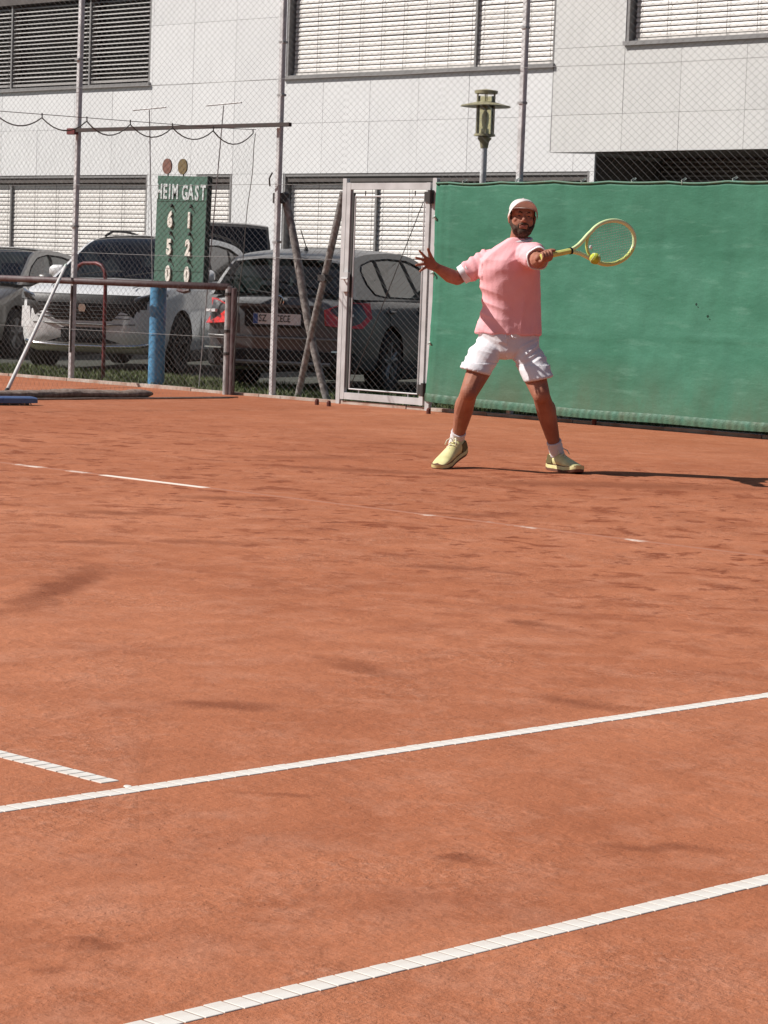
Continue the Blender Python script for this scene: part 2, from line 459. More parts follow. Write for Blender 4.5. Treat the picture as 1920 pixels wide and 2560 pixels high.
# the baseline tape: white where swept, dusted over with clay elsewhere
def dusty_line():
    m = bpy.data.materials.new('dusted_tape'); m.use_nodes = True
    t = m.node_tree; b = t.nodes['Principled BSDF']; b.inputs['Roughness'].default_value = 0.9
    tc = t.nodes.new('ShaderNodeTexCoord'); n = t.nodes.new('ShaderNodeTexNoise'); n.inputs['Scale'].default_value = 7; n.inputs['Detail'].default_value = 6
    n.inputs['Roughness'].default_value = 0.65
    t.links.new(tc.outputs['Object'], n.inputs['Vector'])
    sp = t.nodes.new('ShaderNodeSeparateXYZ'); t.links.new(tc.outputs['Object'], sp.inputs[0])
    mr = t.nodes.new('ShaderNodeMapRange'); mr.inputs['From Min'].default_value = -8.3; mr.inputs['From Max'].default_value = -2.3
    t.links.new(sp.outputs['X'], mr.inputs['Value'])
    cr = t.nodes.new('ShaderNodeValToRGB'); e = cr.color_ramp.elements
    stops = [(-8.3, 0)]
    for x0, x1, v in SWEPT:
        stops += [(x0 - .05, .0), (x0 + .04, v), (x1 - .04, v), (x1 + .05, .0)]
    e[0].position = 0; e[0].color = (0, 0, 0, 1); e[1].position = 1; e[1].color = (0, 0, 0, 1)
    for x, v in stops[1:]:
        k = e.new((x + 8.3) / 6.0); k.color = (v, v, v, 1)
    t.links.new(mr.outputs[0], cr.inputs[0])
    ad = t.nodes.new('ShaderNodeMath'); ad.operation = 'MULTIPLY_ADD'; ad.inputs[1].default_value = 0.55
    t.links.new(cr.outputs[0], ad.inputs[0]); t.links.new(n.outputs['Fac'], ad.inputs[2])
    r = t.nodes.new('ShaderNodeValToRGB'); r.color_ramp.elements[0].position = 0.70; r.color_ramp.elements[1].position = 0.92
    r.color_ramp.elements[0].color = (0.37, 0.145, 0.08, 1); r.color_ramp.elements[1].color = (0.76, 0.68, 0.6, 1)
    t.links.new(ad.outputs[0], r.inputs[0]); t.links.new(r.outputs[0], b.inputs['Base Color'])
    return m
SWEPT = [(-7.72, -7.42, .6), (-7.24, -7.02, .5), (-6.90, -6.02, 1.0), (-4.55, -4.3, .30), (-4.02, -3.62, .40), (-3.14, -3.0, .55)]
M['dusted_tape'] = dusty_line()

# ------------------------------------------------------------------ ground
def sheet(name, x0, x1, y0, y1, z, m):
    o = MB().add([(x0, y0, z), (x1, y0, z), (x1, y1, z), (x0, y1, z)], [(0, 1, 2, 3)]).obj(name, m)
    o['kind'] = 'structure'; return o
sheet('ground', -220, 200, -200, 220, -0.012, M['parking'])
sheet('clay_court', -30, 14, -14, 13.16, 0.0, M['clay'])
sheet('grass_verge', -30, 14, 13.16, 15.3, -0.004, M['soil'])
sheet('far_grass_verge', -40, 14, 22.6, 23.6, -0.006, M['soil'])
sheet('pavement', -40, 14, 23.6, 25.0, -0.006, M['paving'])

def kerb():
    root = empty('kerb', (0, 13.2, 0)); root['kind'] = 'structure'
    x = -21.0
    while x < -5:
        L = 1.0
        h = 0.028 + random.uniform(-0.004, 0.006)
        b = MB(); b.prism([(0.004, -0.05), (L - 0.004, -0.05), (L - 0.004, h - 0.006), (L - 0.012, h), (0.012, h), (0.004, h - 0.006)], -0.035, 0.035)
        o = b.obj('kerb_stone', M['kerb'], root, loc=(x, random.uniform(-0.006, 0.006), 0)); o.rotation_euler = (random.uniform(-.04, .04), 0, random.uniform(-.004, .004))
        x += L
kerb()

# court lines made of short plastic tiles
def tile_mesh(L, w, name):
    b = MB(); e = 0.0023
    b.add([(e, -w / 2, -.01), (L - e, -w / 2, -.01), (L - e, w / 2, -.01), (e, w / 2, -.01),
           (e, -w / 2, .0012), (L - e, -w / 2, .0012), (L - e, w / 2, .0012), (e, w / 2, .0012),
           (e + .001, -w / 2 + .001, .0018), (L - e - .001, -w / 2 + .001, .0018), (L - e - .001, w / 2 - .001, .0018), (e + .001, w / 2 - .001, .0018)],
          [(0, 1, 5, 4), (1, 2, 6, 5), (2, 3, 7, 6), (3, 0, 4, 7), (4, 5, 9, 8), (5, 6, 10, 9), (6, 7, 11, 10), (7, 4, 8, 11), (8, 9, 10, 11)])
    return b.mesh(name, M['line_tile'])
TL = 0.0402
tile = tile_mesh(TL, 0.050, 'line_tile')
M['groove'] = mat('groove', (0.24, 0.18, 0.15), 0.9)
def court_line(name, x, y, ang, n, jitter=0.0012, miss=()):
    root = empty(name, (x, y, 0), ang); root['kind'] = 'structure'
    MB().box(0, n * TL, -0.0235, 0.0235, -0.01, 0.0003).obj('line_base', M['groove'], root)
    for i in range(n):
        if i in miss: continue
        o = link('line_tile', tile, root, (i * TL, random.uniform(-jitter, jitter), random.uniform(-.0002, .0003)))
        o.rotation_euler = (0, 0, random.uniform(-.004, .004))
court_line('doubles_sideline', 1.37, -1.35, math.pi / 2, 169)
court_line('singles_sideline', 0.0, -0.62, math.pi / 2, 151)
def service_line():
    root = empty('service_line', (-0.092, 0, 0), math.pi); root['kind'] = 'structure'
    n = 17
    MB().box(0, n * TL, -0.0235, 0.0235, -0.01, 0.0003).obj('line_base', M['groove'], root)
    for i in range(n):
        o = link('line_tile', tile, root, (i * TL, random.uniform(-.001, .001), 0)); o.rotation_euler = (0, 0, random.uniform(-.01, .01))
    # worn piece near the junction
    b = MB(); b.add([(0.052 + 0.010 * math.cos(a), 0.006 * math.sin(a), .003) for a in [k * math.pi / 4 for k in range(8)]], [tuple(range(8))])
    b.add([(0.052 + 0.013 * math.cos(a), 0.009 * math.sin(a), 0.0005) for a in [k * math.pi / 4 for k in range(8)]], [])
    b.f += [(i, (i + 1) % 8, (i + 1) % 8 + 8, i + 8) for i in range(8)]; b.m += [0] * 8
    b.obj('line_fragment', M['line_tile'], root, loc=(-0.112, 0.0, 0))
service_line()
o = MB().box(-8.3, 1.395, 5.46, 5.51, -0.01, 0.0025).obj('baseline', M['dusted_tape']); o['kind'] = 'structure'

def crumbs():
    n = 5200
    d = rng.uniform(0, 1, n) ** 1.3
    X = rng.uniform(-3.5, 2.2, n); Y = -1.6 + d * 6.5
    keep = np.array([noise.noise(Vector((a * 1.3, b * 1.3, 1.7))) + .5 * noise.noise(Vector((a * 4, b * 4, 2))) > .02 + rng.uniform(-.35, .35) for a, b in zip(X, Y)])
    X, Y = X[keep], Y[keep]; n = len(X)
    r = rng.uniform(.0009, .0023, n)
    base = np.array([(1, 0, 0), (0, 1, 0), (-1, 0, 0), (0, -1, 0), (0, 0, .8), (0, 0, -.4)])
    jit = rng.uniform(.6, 1.3, (n, 6, 1))
    V = base[None] * jit * r[:, None, None]
    a = rng.uniform(0, 6.28, n); c_, s_ = np.cos(a)[:, None], np.sin(a)[:, None]
    V = np.stack([V[..., 0] * c_ - V[..., 1] * s_ + X[:, None], V[..., 0] * s_ + V[..., 1] * c_ + Y[:, None], V[..., 2] + r[:, None] * .25], -1)
    f = np.array([(0, 1, 4), (1, 2, 4), (2, 3, 4), (3, 0, 4), (1, 0, 5), (2, 1, 5), (3, 2, 5), (0, 3, 5)])
    F = (np.arange(n)[:, None, None] * 6 + f[None]).reshape(-1, 3)
    me = bpy.data.meshes.new('clay_crumbs'); me.from_pydata(V.reshape(-1, 3).tolist(), [], F.tolist()); me.materials.append(M['crumb'])
    o = link('clay_crumbs', me); tag(o, 'loose crumbs of red clay scattered over the near court', 'clay crumbs', kind='stuff')
M['crumb'] = mat('crumb', (0.44, 0.18, 0.105), 0.95, col2=(0.33, 0.12, 0.066), vscale=40)
crumbs()
# grass tufts along the fence foot
def grass(name, n, x0, x1, y0, y1, hmin, hmax, label, z=-0.004, hscale=None):
    P = np.column_stack([rng.uniform(x0, x1, n), rng.uniform(y0, y1, n)])
    keep = np.array([noise.noise(Vector((a * 1.7, b * 2.5, 3.3))) > -0.18 + rng.uniform(-.25, .25) for a, b in P])
    P = P[keep]; n = len(P)
    h = rng.uniform(hmin, hmax, n); a = rng.uniform(0, 6.283, n); ln = rng.uniform(0.1, 0.7, n) * h; w = rng.uniform(0.003, 0.006, n)
    dx, dy = np.cos(a), np.sin(a)
    V = np.zeros((n, 5, 3))
    V[:, 0] = np.column_stack([P[:, 0] - dy * w, P[:, 1] + dx * w, np.full(n, z)])
    V[:, 1] = np.column_stack([P[:, 0] + dy * w, P[:, 1] - dx * w, np.full(n, z)])
    mx, my = P[:, 0] + dx * ln * .4, P[:, 1] + dy * ln * .4
    V[:, 2] = np.column_stack([mx + dy * w * .7, my - dx * w * .7, z + h * .6])
    V[:, 3] = np.column_stack([mx - dy * w * .7, my + dx * w * .7, z + h * .6])
    V[:, 4] = np.column_stack([P[:, 0] + dx * ln, P[:, 1] + dy * ln, z + h])
    i = np.arange(n)[:, None] * 5
    F = [tuple(r) for r in np.hstack([i, i + 1, i + 2, i + 3])] + [tuple(r) for r in np.hstack([i + 3, i + 2, i + 4])]
    me = bpy.data.meshes.new(name); me.from_pydata(V.reshape(-1, 3).tolist(), [], F); me.materials.append(M['grass'])
    o = link(name, me); o['kind'] = 'stuff'; o['label'] = label; o['category'] = 'grass'
    return o
M['grass'] = mat('grass', (0.155, 0.18, 0.06), 0.75, col2=(0.07, 0.095, 0.028), vscale=2.5)
grass('grass', 50000, -20.5, -6.5, 13.235, 15.25, 0.02, 0.075, 'short tufty green grass along the foot of the fence')
grass('far_grass', 9000, -32, -12, 22.6, 23.6, 0.03, 0.09, 'pale grass strip beyond the parked cars at the building foot')

for i, (x, y, h, lab) in enumerate([(-12.72, 12.72, .055, 'small dark red stub at kerb left of the gate'), (-12.5, 12.66, .05, 'small dark red stub at kerb close to the left gate post'),
                       (-11.35, 12.78, .05, 'small dark red stub below the hinge side of the gate'), (-9.72, 13.12, .06, 'small dark stub at kerb under the green windscreen')]):
    b = MB(); b.tube([(0, 0, -.02), (0, 0, h * .7), (0.004, 0, h)], [.02, .02, .013], 8)
    tag(b.obj('ground_peg', M['peg'], loc=(x, y, 0)), lab, 'peg', 'ground pegs at the kerb')
# ------------------------------------------------------------------ office building
BY = 25.0
def building():
    root = tag(empty('office_building', (-25, BY, 0)), 'white panelled office building with blinds behind the court fence', 'building')
    def part(mb, name, m, parent=root, loc=(0, 0, 0), **k):
        o = mb.obj(name, m, parent, **k); o.location = Vector(loc) - (root.location if parent is root else Vector((0, 0, 0))); return o
    cache = {}
    def panel(x0, x1, z0, z1, m, parent, ox, oy, oz):
        k = (round(x1 - x0, 3), round(z1 - z0, 3), m)
        if k not in cache:
            g = 0.002; b = 0.002; w, h = k[0], k[1]
            mb = MB()
            mb.add([(g, .03, g), (w - g, .03, g), (w - g, .03, h - g), (g, .03, h - g), (g, b, g), (w - g, b, g), (w - g, b, h - g), (g, b, h - g),
                    (g + b, 0, g + b), (w - g - b, 0, g + b), (w - g - b, 0, h - g - b), (g + b, 0, h - g - b)],
                   [(0, 1, 5, 4), (1, 2, 6, 5), (2, 3, 7, 6), (3, 0, 4, 7), (4, 5, 9, 8), (5, 6, 10, 9), (6, 7, 11, 10), (7, 4, 8, 11), (8, 9, 10, 11)])
            cache[k] = mb.mesh('panel', M[m])
        o = link('panel', cache[k], parent, (x0 - ox, -oy + random.uniform(-.0015, .0015), z0 - oz))
        return o
    WIN = [(-36.5, -29.93, 4.41, 6.43), (-26.5, -20.72, 4.41, 6.43), (-36.5, -29.92, 1.0, 2.88), (-28.63, -27.75, 1.0, 2.88), (-26.48, -19.95, 1.0, 2.88)]
    XE, XR = -38.38, -19.86
    cols = [-25.6 + 1.065 * k for k in range(-12, 6)]
    cols = [c for c in cols if XE - .01 < c < XR - .25] + [XR]
    rows = [0.0, 1.0, 1.95, 2.88, 3.69, 4.41, 5.42, 6.43, 7.3]
    for r0, r1 in zip(rows, rows[1:]):
        cut = [(a, b) for a, b, c, d in WIN if c < r1 - .01 and d > r0 + .01]
        for c0, c1 in zip(cols, cols[1:]):
            iv = [(c0, c1)]
            for a, b in cut:
                nv = []
                for p, q in iv:
                    if b <= p or a >= q: nv.append((p, q)); continue
                    if a > p: nv.append((p, a))
                    if b < q: nv.append((b, q))
                iv = nv
            for p, q in iv:
                if q - p > 0.03: panel(p, q, r0, r1, 'white_panel', root, -25, 0, 0)
    # backing wall with real openings (boxes between the windows), 5 mm behind the panels
    def wall(x0, x1, z0, z1, y0=0.034, y1=0.5, m='backing'):
        part(MB().box(x0 + 25, x1 + 25, y0, y1, z0, z1), 'wall', M[m], loc=root.location)
    zs = [0, 1.0, 2.88, 4.41, 6.43, 7.28]
    for z0, z1 in zip(zs, zs[1:]):
        cut = sorted((a, b) for a, b, c, d in WIN if c < z1 - .01 and d > z0 + .01)
        x = XE
        for a, b in cut:
            if a > x: wall(x, a, z0, z1)
            x = max(x, b)
        if x < XR - 0.01: wall(x, XR - 0.02, z0, z1)
    part(MB().box(XE + 25, 5.12, 0.5, 12, 0, 7.28), 'wall', M['backing'], loc=root.location)
    part(MB().box(5.122, 11, 1.72, 12, 0, 7.28), 'wall', M['backing'], loc=root.location)
    part(MB().box(XE + 25 - .05, 11.05, -.05, 12.05, 7.3, 7.42), 'roof', M['frame_grey'], loc=root.location)
    # windows and their blinds
    slat_cache = {}
    def slat_mesh(w, tilt, m):
        k = (round(w, 3), tilt, m)
        if k not in slat_cache:
            b = MB(); n = 5; rings = []
            for i in range(n):
                t = i / (n - 1) - 0.5
                a = R(tilt)
                y = t * 0.08; h = 0.010 * (1 - 4 * t * t)
                rings.append((y * math.cos(a) - h * math.sin(a), y * math.sin(a) + h * math.cos(a)))
            vs = [(x, y, z) for x in (0, w) for y, z in rings]
            vs += [(x, y, z - .0012) for x in (0, w) for y, z in rings]
            fs = [(i, i + 1, n + i + 1, n + i) for i in range(n - 1)] + [(2 * n + i + 1, 2 * n + i, 3 * n + i, 3 * n + i + 1) for i in range(n - 1)]
            fs += [(0, n, 3 * n, 2 * n), (n - 1, 2 * n + n - 1, 4 * n - 1, 2 * n - 1)]
            b.add(vs, fs); slat_cache[k] = b.mesh('slat', M[m], smooth=True, angle=50)
        return slat_cache[k]
    def window(x0, x1, z0, z1, splits, sill=True, tilt=72, m='slat', pitch=0.0735, origin=None, head=0.0, depth=0.13, oy=0.0, par=root, drop=None, cord_gap=0.52):
        ox = par.location.x if par is root else 0
        w = empty('window'); w.parent = par; w.location = (x0 - ox if par is root else x0, oy, z0)
        W_, H_ = x1 - x0, z1 - z0
        f = MB()
        t = 0.045
        f.box(0.0, t, 0.006, depth + .09, 0, H_); f.box(W_ - t, W_, 0.006, depth + .09, 0, H_)
        f.box(t, W_ - t, 0.012, depth + .09, H_ - t, H_)
        for s in splits: f.box(s - x0 - .02, s - x0 + .02, depth - .055, depth + .10, 0.02, H_ - t)
        f.obj('frame', M['frame_grey'], w)
        if sill: 
            MB().add([(-.02, -.05, -.01), (W_ + .02, -.05, -.01), (W_ + .02, -.05, .05), (-.02, -.05, .05), (-.02, depth + .1, -.01), (W_ + .02, depth + .1, -.01), (W_ + .02, depth + .1, .075), (-.02, depth + .1, .075)],
                     [(0, 1, 2, 3), (4, 7, 6, 5), (3, 2, 6, 7), (0, 4, 5, 1), (0, 3, 7, 4), (1, 5, 6, 2)]).obj('sill', M['frame_grey'], w)
        MB().box(t, W_ - t, depth + .13, depth + .15, 0.02, H_ - t).obj('pane', M['pane'], w)
        if head > 0: MB().box(t, W_ - t, 0.035, depth + .09, H_ - head, H_ - t).obj('head_box_shade', M['frame_dark'], w)  # dark head box; on the lower windows it stands in for recess shade
        edges = [x0 + t + .02] + list(splits) + [x1 - t - .02]
        top = H_ - max(head, t) - .02
        for a, b in zip(edges, edges[1:]):
            bl = empty('blind'); bl.parent = par; bl.location = (a - ox if par is root else a, oy + depth, z0)
            ww = b - a - .03
            n = int((top - (drop or 0.10)) / pitch)
            for i in range(n):
                o = link('slat', slat_mesh(ww, tilt, m), bl, (.015, random.uniform(-.002, .002), top - .04 - i * pitch + random.uniform(-.002, .002)))
                o.rotation_euler = (random.uniform(-.09, .09), random.uniform(-.0014, .0014), 0)
            MB().box(.015, .015 + ww, -.03, .03, top - .04 - n * pitch - .02, top - .04 - n * pitch + .02).obj('bottom_bar', M[m], bl)
            c = MB(); k = max(2, int(round(ww / cord_gap)) + 1)
            for i in range(k):
                x = .09 + (ww - .15) * i / (k - 1)
                c.tube([(x, -.043, 0.06), (x, -.043, top)], .0035, 5)
            c.obj('cord', M['cord'], bl)
        return w
    window(-36.5, -29.93, 4.41, 6.43, [-33.98, -31.70], tilt=20, m='slat_grey', cord_gap=2.2, head=0.45)
    window(-26.5, -20.72, 4.41, 6.43, [-22.38])
    window(-36.5, -29.92, 1.0, 2.88, [-33.9], head=0.13, sill=True, cord_gap=.62)
    window(-28.63, -27.75, 1.0, 2.88, [], head=0.13, cord_gap=.5)
    window(-26.48, -19.95, 1.0, 2.88, [-24.4, -22.3, -20.62], head=0.13, cord_gap=.7)
    # projecting block on the right, turned a few degrees towards the court
    A = R(-1.4)
    bx = empty('upper_block'); bx.parent = root; bx.location = (-20.72 + 25, -.006, 0); bx.rotation_euler = (0, 0, A)
    ec = [0, 1.37, 2.42, 3.58, 4.72, 5.86, 7.0]; er = [3.16, 3.70, 4.67, 5.68, 6.69, 7.3]
    for r0, r1 in zip(er, er[1:]):
        for c0, c1 in zip(ec, ec[1:]):
            if r0 > 4.6 and r1 < 6.8 and c0 > 1.3: continue
            panel(c0, c1, r0, r1, 'block_panel', bx, 0, 0, 0)
    bw = MB(); bw.box(0.006, 1.37, .034, .5, 3.165, 7.28); bw.box(1.37, 7.0, .034, .5, 3.165, 4.67); bw.box(1.37, 7.0, .034, .5, 6.69, 7.28); bw.box(.006, 7.0, .5, 1.6, 3.165, 7.28)
    bw.obj('block_wall', M['backing'], bx)
    MB().box(0.008, 7.0, .034, 1.6, 3.161, 3.1645).obj('soffit', M['frame_dark'], bx)
    MB().box(-.012, .0015, .004, .02, 3.165, 7.28).obj('gap_shadow_strip', M['dark_iron'], bx)  # dark strip standing in for the gap shadow along the block edge
    return root, bx, window
bld, blk, window_fn = building()
# the block's window is built into the building as parts of its own, turned with the block
def block_window():
    A = R(-1.4)
    ca, sa = math.cos(A), math.sin(A)
    before = set(bpy.data.objects)
    w = window_fn(1.38, 7.0, 4.67, 6.69, [], par=bld)
    mv = Matrix.Translation(Vector((-20.72 + 25, -.006, 0))) @ Matrix.Rotation(A, 4, 'Z')
    for o in set(bpy.data.objects) - before:
        if o.parent is bld:
            # local position was written relative to the building; re-express it in the turned frame
            loc = Vector((o.location.x + (-25) , o.location.y, o.location.z))
            o.location = mv @ loc
            o.rotation_euler = (0, 0, A)
block_window()
# dark recessed entrance under the block
def recess():
    r = bld
    def pt(mb, name, m): 
        o = mb.obj(name, M[m], r); o.location = (0, 0, 0); return o
    x0 = -19.86 + 25
    pt(MB().box(x0 - .018, x0, .034, 1.6, 0, 3.10), 'return_wall', 'frame_dark')
    pt(MB().box(x0 - .02, 11, 1.6, 1.7, 0, 3.2), 'recess_wall', 'frame_dark')
    for i in range(18):
        z = 1.9 + i * 0.07
        pt(MB().box(x0 + .02, 11, 1.52, 1.575, z, z + .026), 'louvre', 'frame_grey')
    pt(MB().box(x0, 11, 1.2, 1.26, 2.62, 2.67), 'rail', 'frame_grey')
    pt(MB().box(x0, 11, 1.2, 1.26, 2.48, 2.52), 'rail', 'frame_grey')
    pt(MB().box(-20.72 + 25 - .1, 11, 1.0, 1.62, 3.2, 3.4), 'recess_ceiling', 'frame_dark')
recess()

# ------------------------------------------------------------------ lamp behind the fence
def lamp():
    r = tag(empty('street_lamp', (-17.08, 19.6, 0)), 'olive lantern lamp with glass cylinder and flat disc shade rising above windscreen', 'street lamp')
    MB().lathe([(0.0, 0), (.075, 0), (.07, .04), (.048, .06), (.042, 1.2), (.04, 2.86)], 16).obj('pole', M['galv_post'], r, smooth=True, angle=40)
    MB().lathe([(.0, 2.84), (.045, 2.84), (.06, 2.92), (.085, 2.95), (.085, 2.97), (.06, 2.975), (.0, 2.975)], 20).obj('socket', M['olive_metal'], r, smooth=True, angle=40)
    MB().lathe([(.06, 2.975), (.13, 2.985), (.13, 3.01), (.0, 3.012)], 24).obj('base_ring', M['olive_metal'], r, smooth=True, angle=40)
    MB().lathe([(.108, 3.01), (.108, 3.47), (.103, 3.47), (.103, 3.012)], 28).obj('glass_cylinder', M['lamp_glass'], r, smooth=True, angle=40)
    MB().lathe([(.112, 3.40), (.305, 3.352), (.305, 3.340), (.112, 3.384)], 40).obj('disc_shade', M['olive_metal'], r, smooth=True, angle=40)
    MB().lathe([(.0, 3.50), (.14, 3.50), (.144, 3.535), (.09, 3.545), (0, 3.56)], 28).obj('top_cap', M['olive_metal'], r, smooth=True, angle=40)
    for k in range(6):
        a = k * math.pi / 3 + .3
        MB().tube([(.119 * math.cos(a), .119 * math.sin(a), 3.0), (.119 * math.cos(a), .119 * math.sin(a), 3.51)], .007, 6).obj('rod', M['olive_metal'], r)
    MB().lathe([(0, 3.01), (.05, 3.01), (.05, 3.07), (.03, 3.08), (.045, 3.16), (.045, 3.24), (.02, 3.29), (0, 3.30)], 16).obj('bulb', M['white_lamp'], r, smooth=True)
    MB().lathe([(0, 3.30), (.07, 3.31), (.07, 3.40), (0, 3.41)], 16).obj('reflector', M['olive_metal'], r, smooth=True, angle=40)
lamp()

# ------------------------------------------------------------------ tall court fence
FY = 13.17
def chain_mesh(name, x0, x1, z0, z1, m, parent, px=0.084, pz=0.064, r=0.0011, loc=(0, 0, 0), wob=0.004):
    b = MB(); sl_ = pz / px
    n = int((x1 - x0 + (z1 - z0) / sl_) / px) + 2
    for sgn in (1, -1):
        for i in range(n):
            # line z = z0 + s*(x - xs), s = +-sl_
            xs = x0 + i * px - ((z1 - z0) / sl_ if sgn > 0 else 0)
            if sgn > 0:
                xa = max(x0, xs); xb = min(x1, xs + (z1 - z0) / sl_)
                if xb - xa < .02: continue
                pts = [(xa, z0 + (xa - xs) * sl_), (xb, z0 + (xb - xs) * sl_)]
            else:
                xa = max(x0, xs - (z1 - z0) / sl_); xb = min(x1, xs)
                if xb - xa < .02: continue
                pts = [(xa, z0 + (xs - xa) * sl_), (xb, z0 + (xs - xb) * sl_)]
            (xa, za), (xb, zb) = pts
            k = max(1, int((xb - xa) / 0.6))
            ps = []
            for j in range(k + 1):
                t = j / k; x = xa + (xb - xa) * t; z = za + (zb - za) * t
                ps.append((x + wob * noise.noise(Vector((x * 2, z * 2, sgn))), 0.0016 * sgn + wob * 2 * noise.noise(Vector((x * .8, z * .8, 5))), z))
            b.tube(ps, r, 3, cap=False)
    o = b.obj(name, m, parent, recalc=False)
    o.location = loc
    o['kind'] = 'stuff'
    return o

def fence():
    r = tag(empty('chainlink_fence', (-13, FY, 0)), 'tall grey chain-link fence behind the clay court', 'fence')
    ox = 13.0
    for x in (-20.1, -16.98, -13.86, -10.77, -7.66, -4.55):
        b = MB(); b.loft([[(x_ * k_, y_ * k_, z_) for x_, y_ in ((-.026, -.019), (-.019, -.026), (.019, -.026), (.026, -.019), (.026, .019), (.019, .026), (-.019, .026), (-.026, .019))] for z_, k_ in ((0, 1), (4.25, 1), (4.268, .8))])
        o = b.obj('post', M['galv_post'], r, smooth=True, angle=40, loc=(x + ox, .04, 0))
        o.rotation_euler = (random.uniform(-.004, .004), random.uniform(-.004, .004), 0)
    for x in (-12.89, -11.73):
        MB().bbox(-.025, .025, -.022, .022, 0, 2.10, .006).obj('gate_post', M['gate_grey'], r, loc=(x + ox, .0, 0))
    for z in (4.22,):
        MB().tube([(-7.2, .04, z), (8.6, .04, z)], .02, 8).obj('top_rail', M['galv'], r, smooth=True)
    for z in (1.35, 2.05, 3.05):
        for a, c in ((-7.1, -3.98), (-3.98, -.86), (-.86, 2.23), (2.23, 5.34), (5.34, 8.45)):
            if z < 2.1 and abs(a + .86) < .1: 
                segs = [(a, .11), (1.27, c)]
            else: segs = [(a, c)]
            for p, q in segs:
                MB().tube([(p, -.004, z), ((p + q) / 2, -.002, z - .012), (q, -.004, z)], .0022, 5).obj('tension_wire', M['wire'], r)
    chain_mesh('wire_mesh', -7.2, .07, .03, 4.22, M['wire'], r)
    chain_mesh('wire_mesh', 1.30, 8.5, .03, 4.22, M['wire'], r)
    chain_mesh('wire_mesh', .075, 1.296, 2.13, 4.22, M['wire'], r)
    # diagonal braces, one leaning each way
    def brace(p0, p1, rad, bend):
        pts = []; rr = []
        for i in range(9):
            t = i / 8
            q = Vector(p0).lerp(Vector(p1), t)
            q.x += bend * math.sin(t * 7) ; q.y += bend * .5 * math.cos(t * 5)
            pts.append(q); rr.append(rad * (1.06 - .1 * t + random.uniform(-.05, .05)))
        return MB().tube(pts, rr, 10)
    brace((-13.88 + ox, .12, 1.97), (-13.24 + ox, .17, 0), .038, .016).obj('diagonal_brace', M['brace'], r, smooth=True, angle=50)
    brace((-13.03 + ox, .10, 1.98), (-13.62 + ox, .15, 0), .034, .004).obj('diagonal_brace', M['brace'], r, smooth=True, angle=50)
    MB().bbox(-.06, .06, -.05, .05, -.05, .05).obj('brace_bracket', M['dark_iron'], r, loc=(-13.88 + ox, .09, 1.92))
    MB().bbox(-.05, .05, -.05, .05, -.03, .03).obj('brace_bracket', M['dark_iron'], r, loc=(-13.27 + ox, .13, 1.17))
    # rusty timber bar between two posts, carrying the divider net
    b = MB(); b.bbox(-16.99 + ox, -13.64 + ox, -.06, -.022, 2.592, 2.630, .004)
    b.obj('crossbar', M['rust'], r)
    MB().bbox(-.028, .10, -.07, -.015, -.032, .032).obj('bar_clamp', M['red_paint'], r, loc=(-16.99 + ox, 0, 2.60))
    MB().tube([(-13.92 + ox, -.02, 2.03), (-13.9 + ox, -.05, 2.10), (-13.88 + ox, -.03, 2.16)], .008, 6).obj('wire_tie', M['dark_iron'], r)
    for x, z in ((-16.98, 1.62), (-13.86, 1.5), (-13.86, 2.9), (-13.86, 3.4), (-10.77, 2.75), (-16.98, 3.35), (-10.77, 3.4)):
        MB().bbox(x + ox - .032, x + ox + .032, .008, .072, z - .011, z + .011, .003).obj('wire_clamp', M['galv'], r)
    return r
fence()

def low_rail():
    r = tag(empty('low_rail', (-16, FY - .09, 0)), 'dark maroon hand rail with end post in front of the tall fence', 'railing')
    b = MB(); b.tube([(-5.2, 0, 1.045), (-2, .0, 1.05), (1.62, 0, 1.05)], .034, 12)
    b.obj('rail', M['rail_paint'], r, smooth=True)
    for x in (1.61, ):
        MB().lathe([(0, 0), (.034, 0), (.034, 1.06), (0, 1.065)], 14, c=(x, .005, 0)).obj('post', M['galv'], r, smooth=True, angle=40)
    MB().lathe([(0, 0), (.03, 0), (.03, 1.04), (0, 1.045)], 10, c=(1.675, .02, 0)).obj('post', M['rail_paint'], r, smooth=True, angle=40)
    for z in (.40, .62, .98):
        MB().lathe([(.0345, -.014), (.041, -.014), (.041, .014), (.0345, .014)], 12, c=(1.61, .005, z)).obj('collar', M['dark_iron'], r)
    MB().tube([(-5.2, 0.02, .56), (-1.5, .02, .545), (1.58, .02, .555)], .002, 5).obj('tension_wire', M['wire'], r)
    b = MB(); b.tube([(-.95, .09, .3), (-.95, .09, 1.0)], .012, 6)
    b.obj('stake', M['rust'], r)
    return r
low_rail()

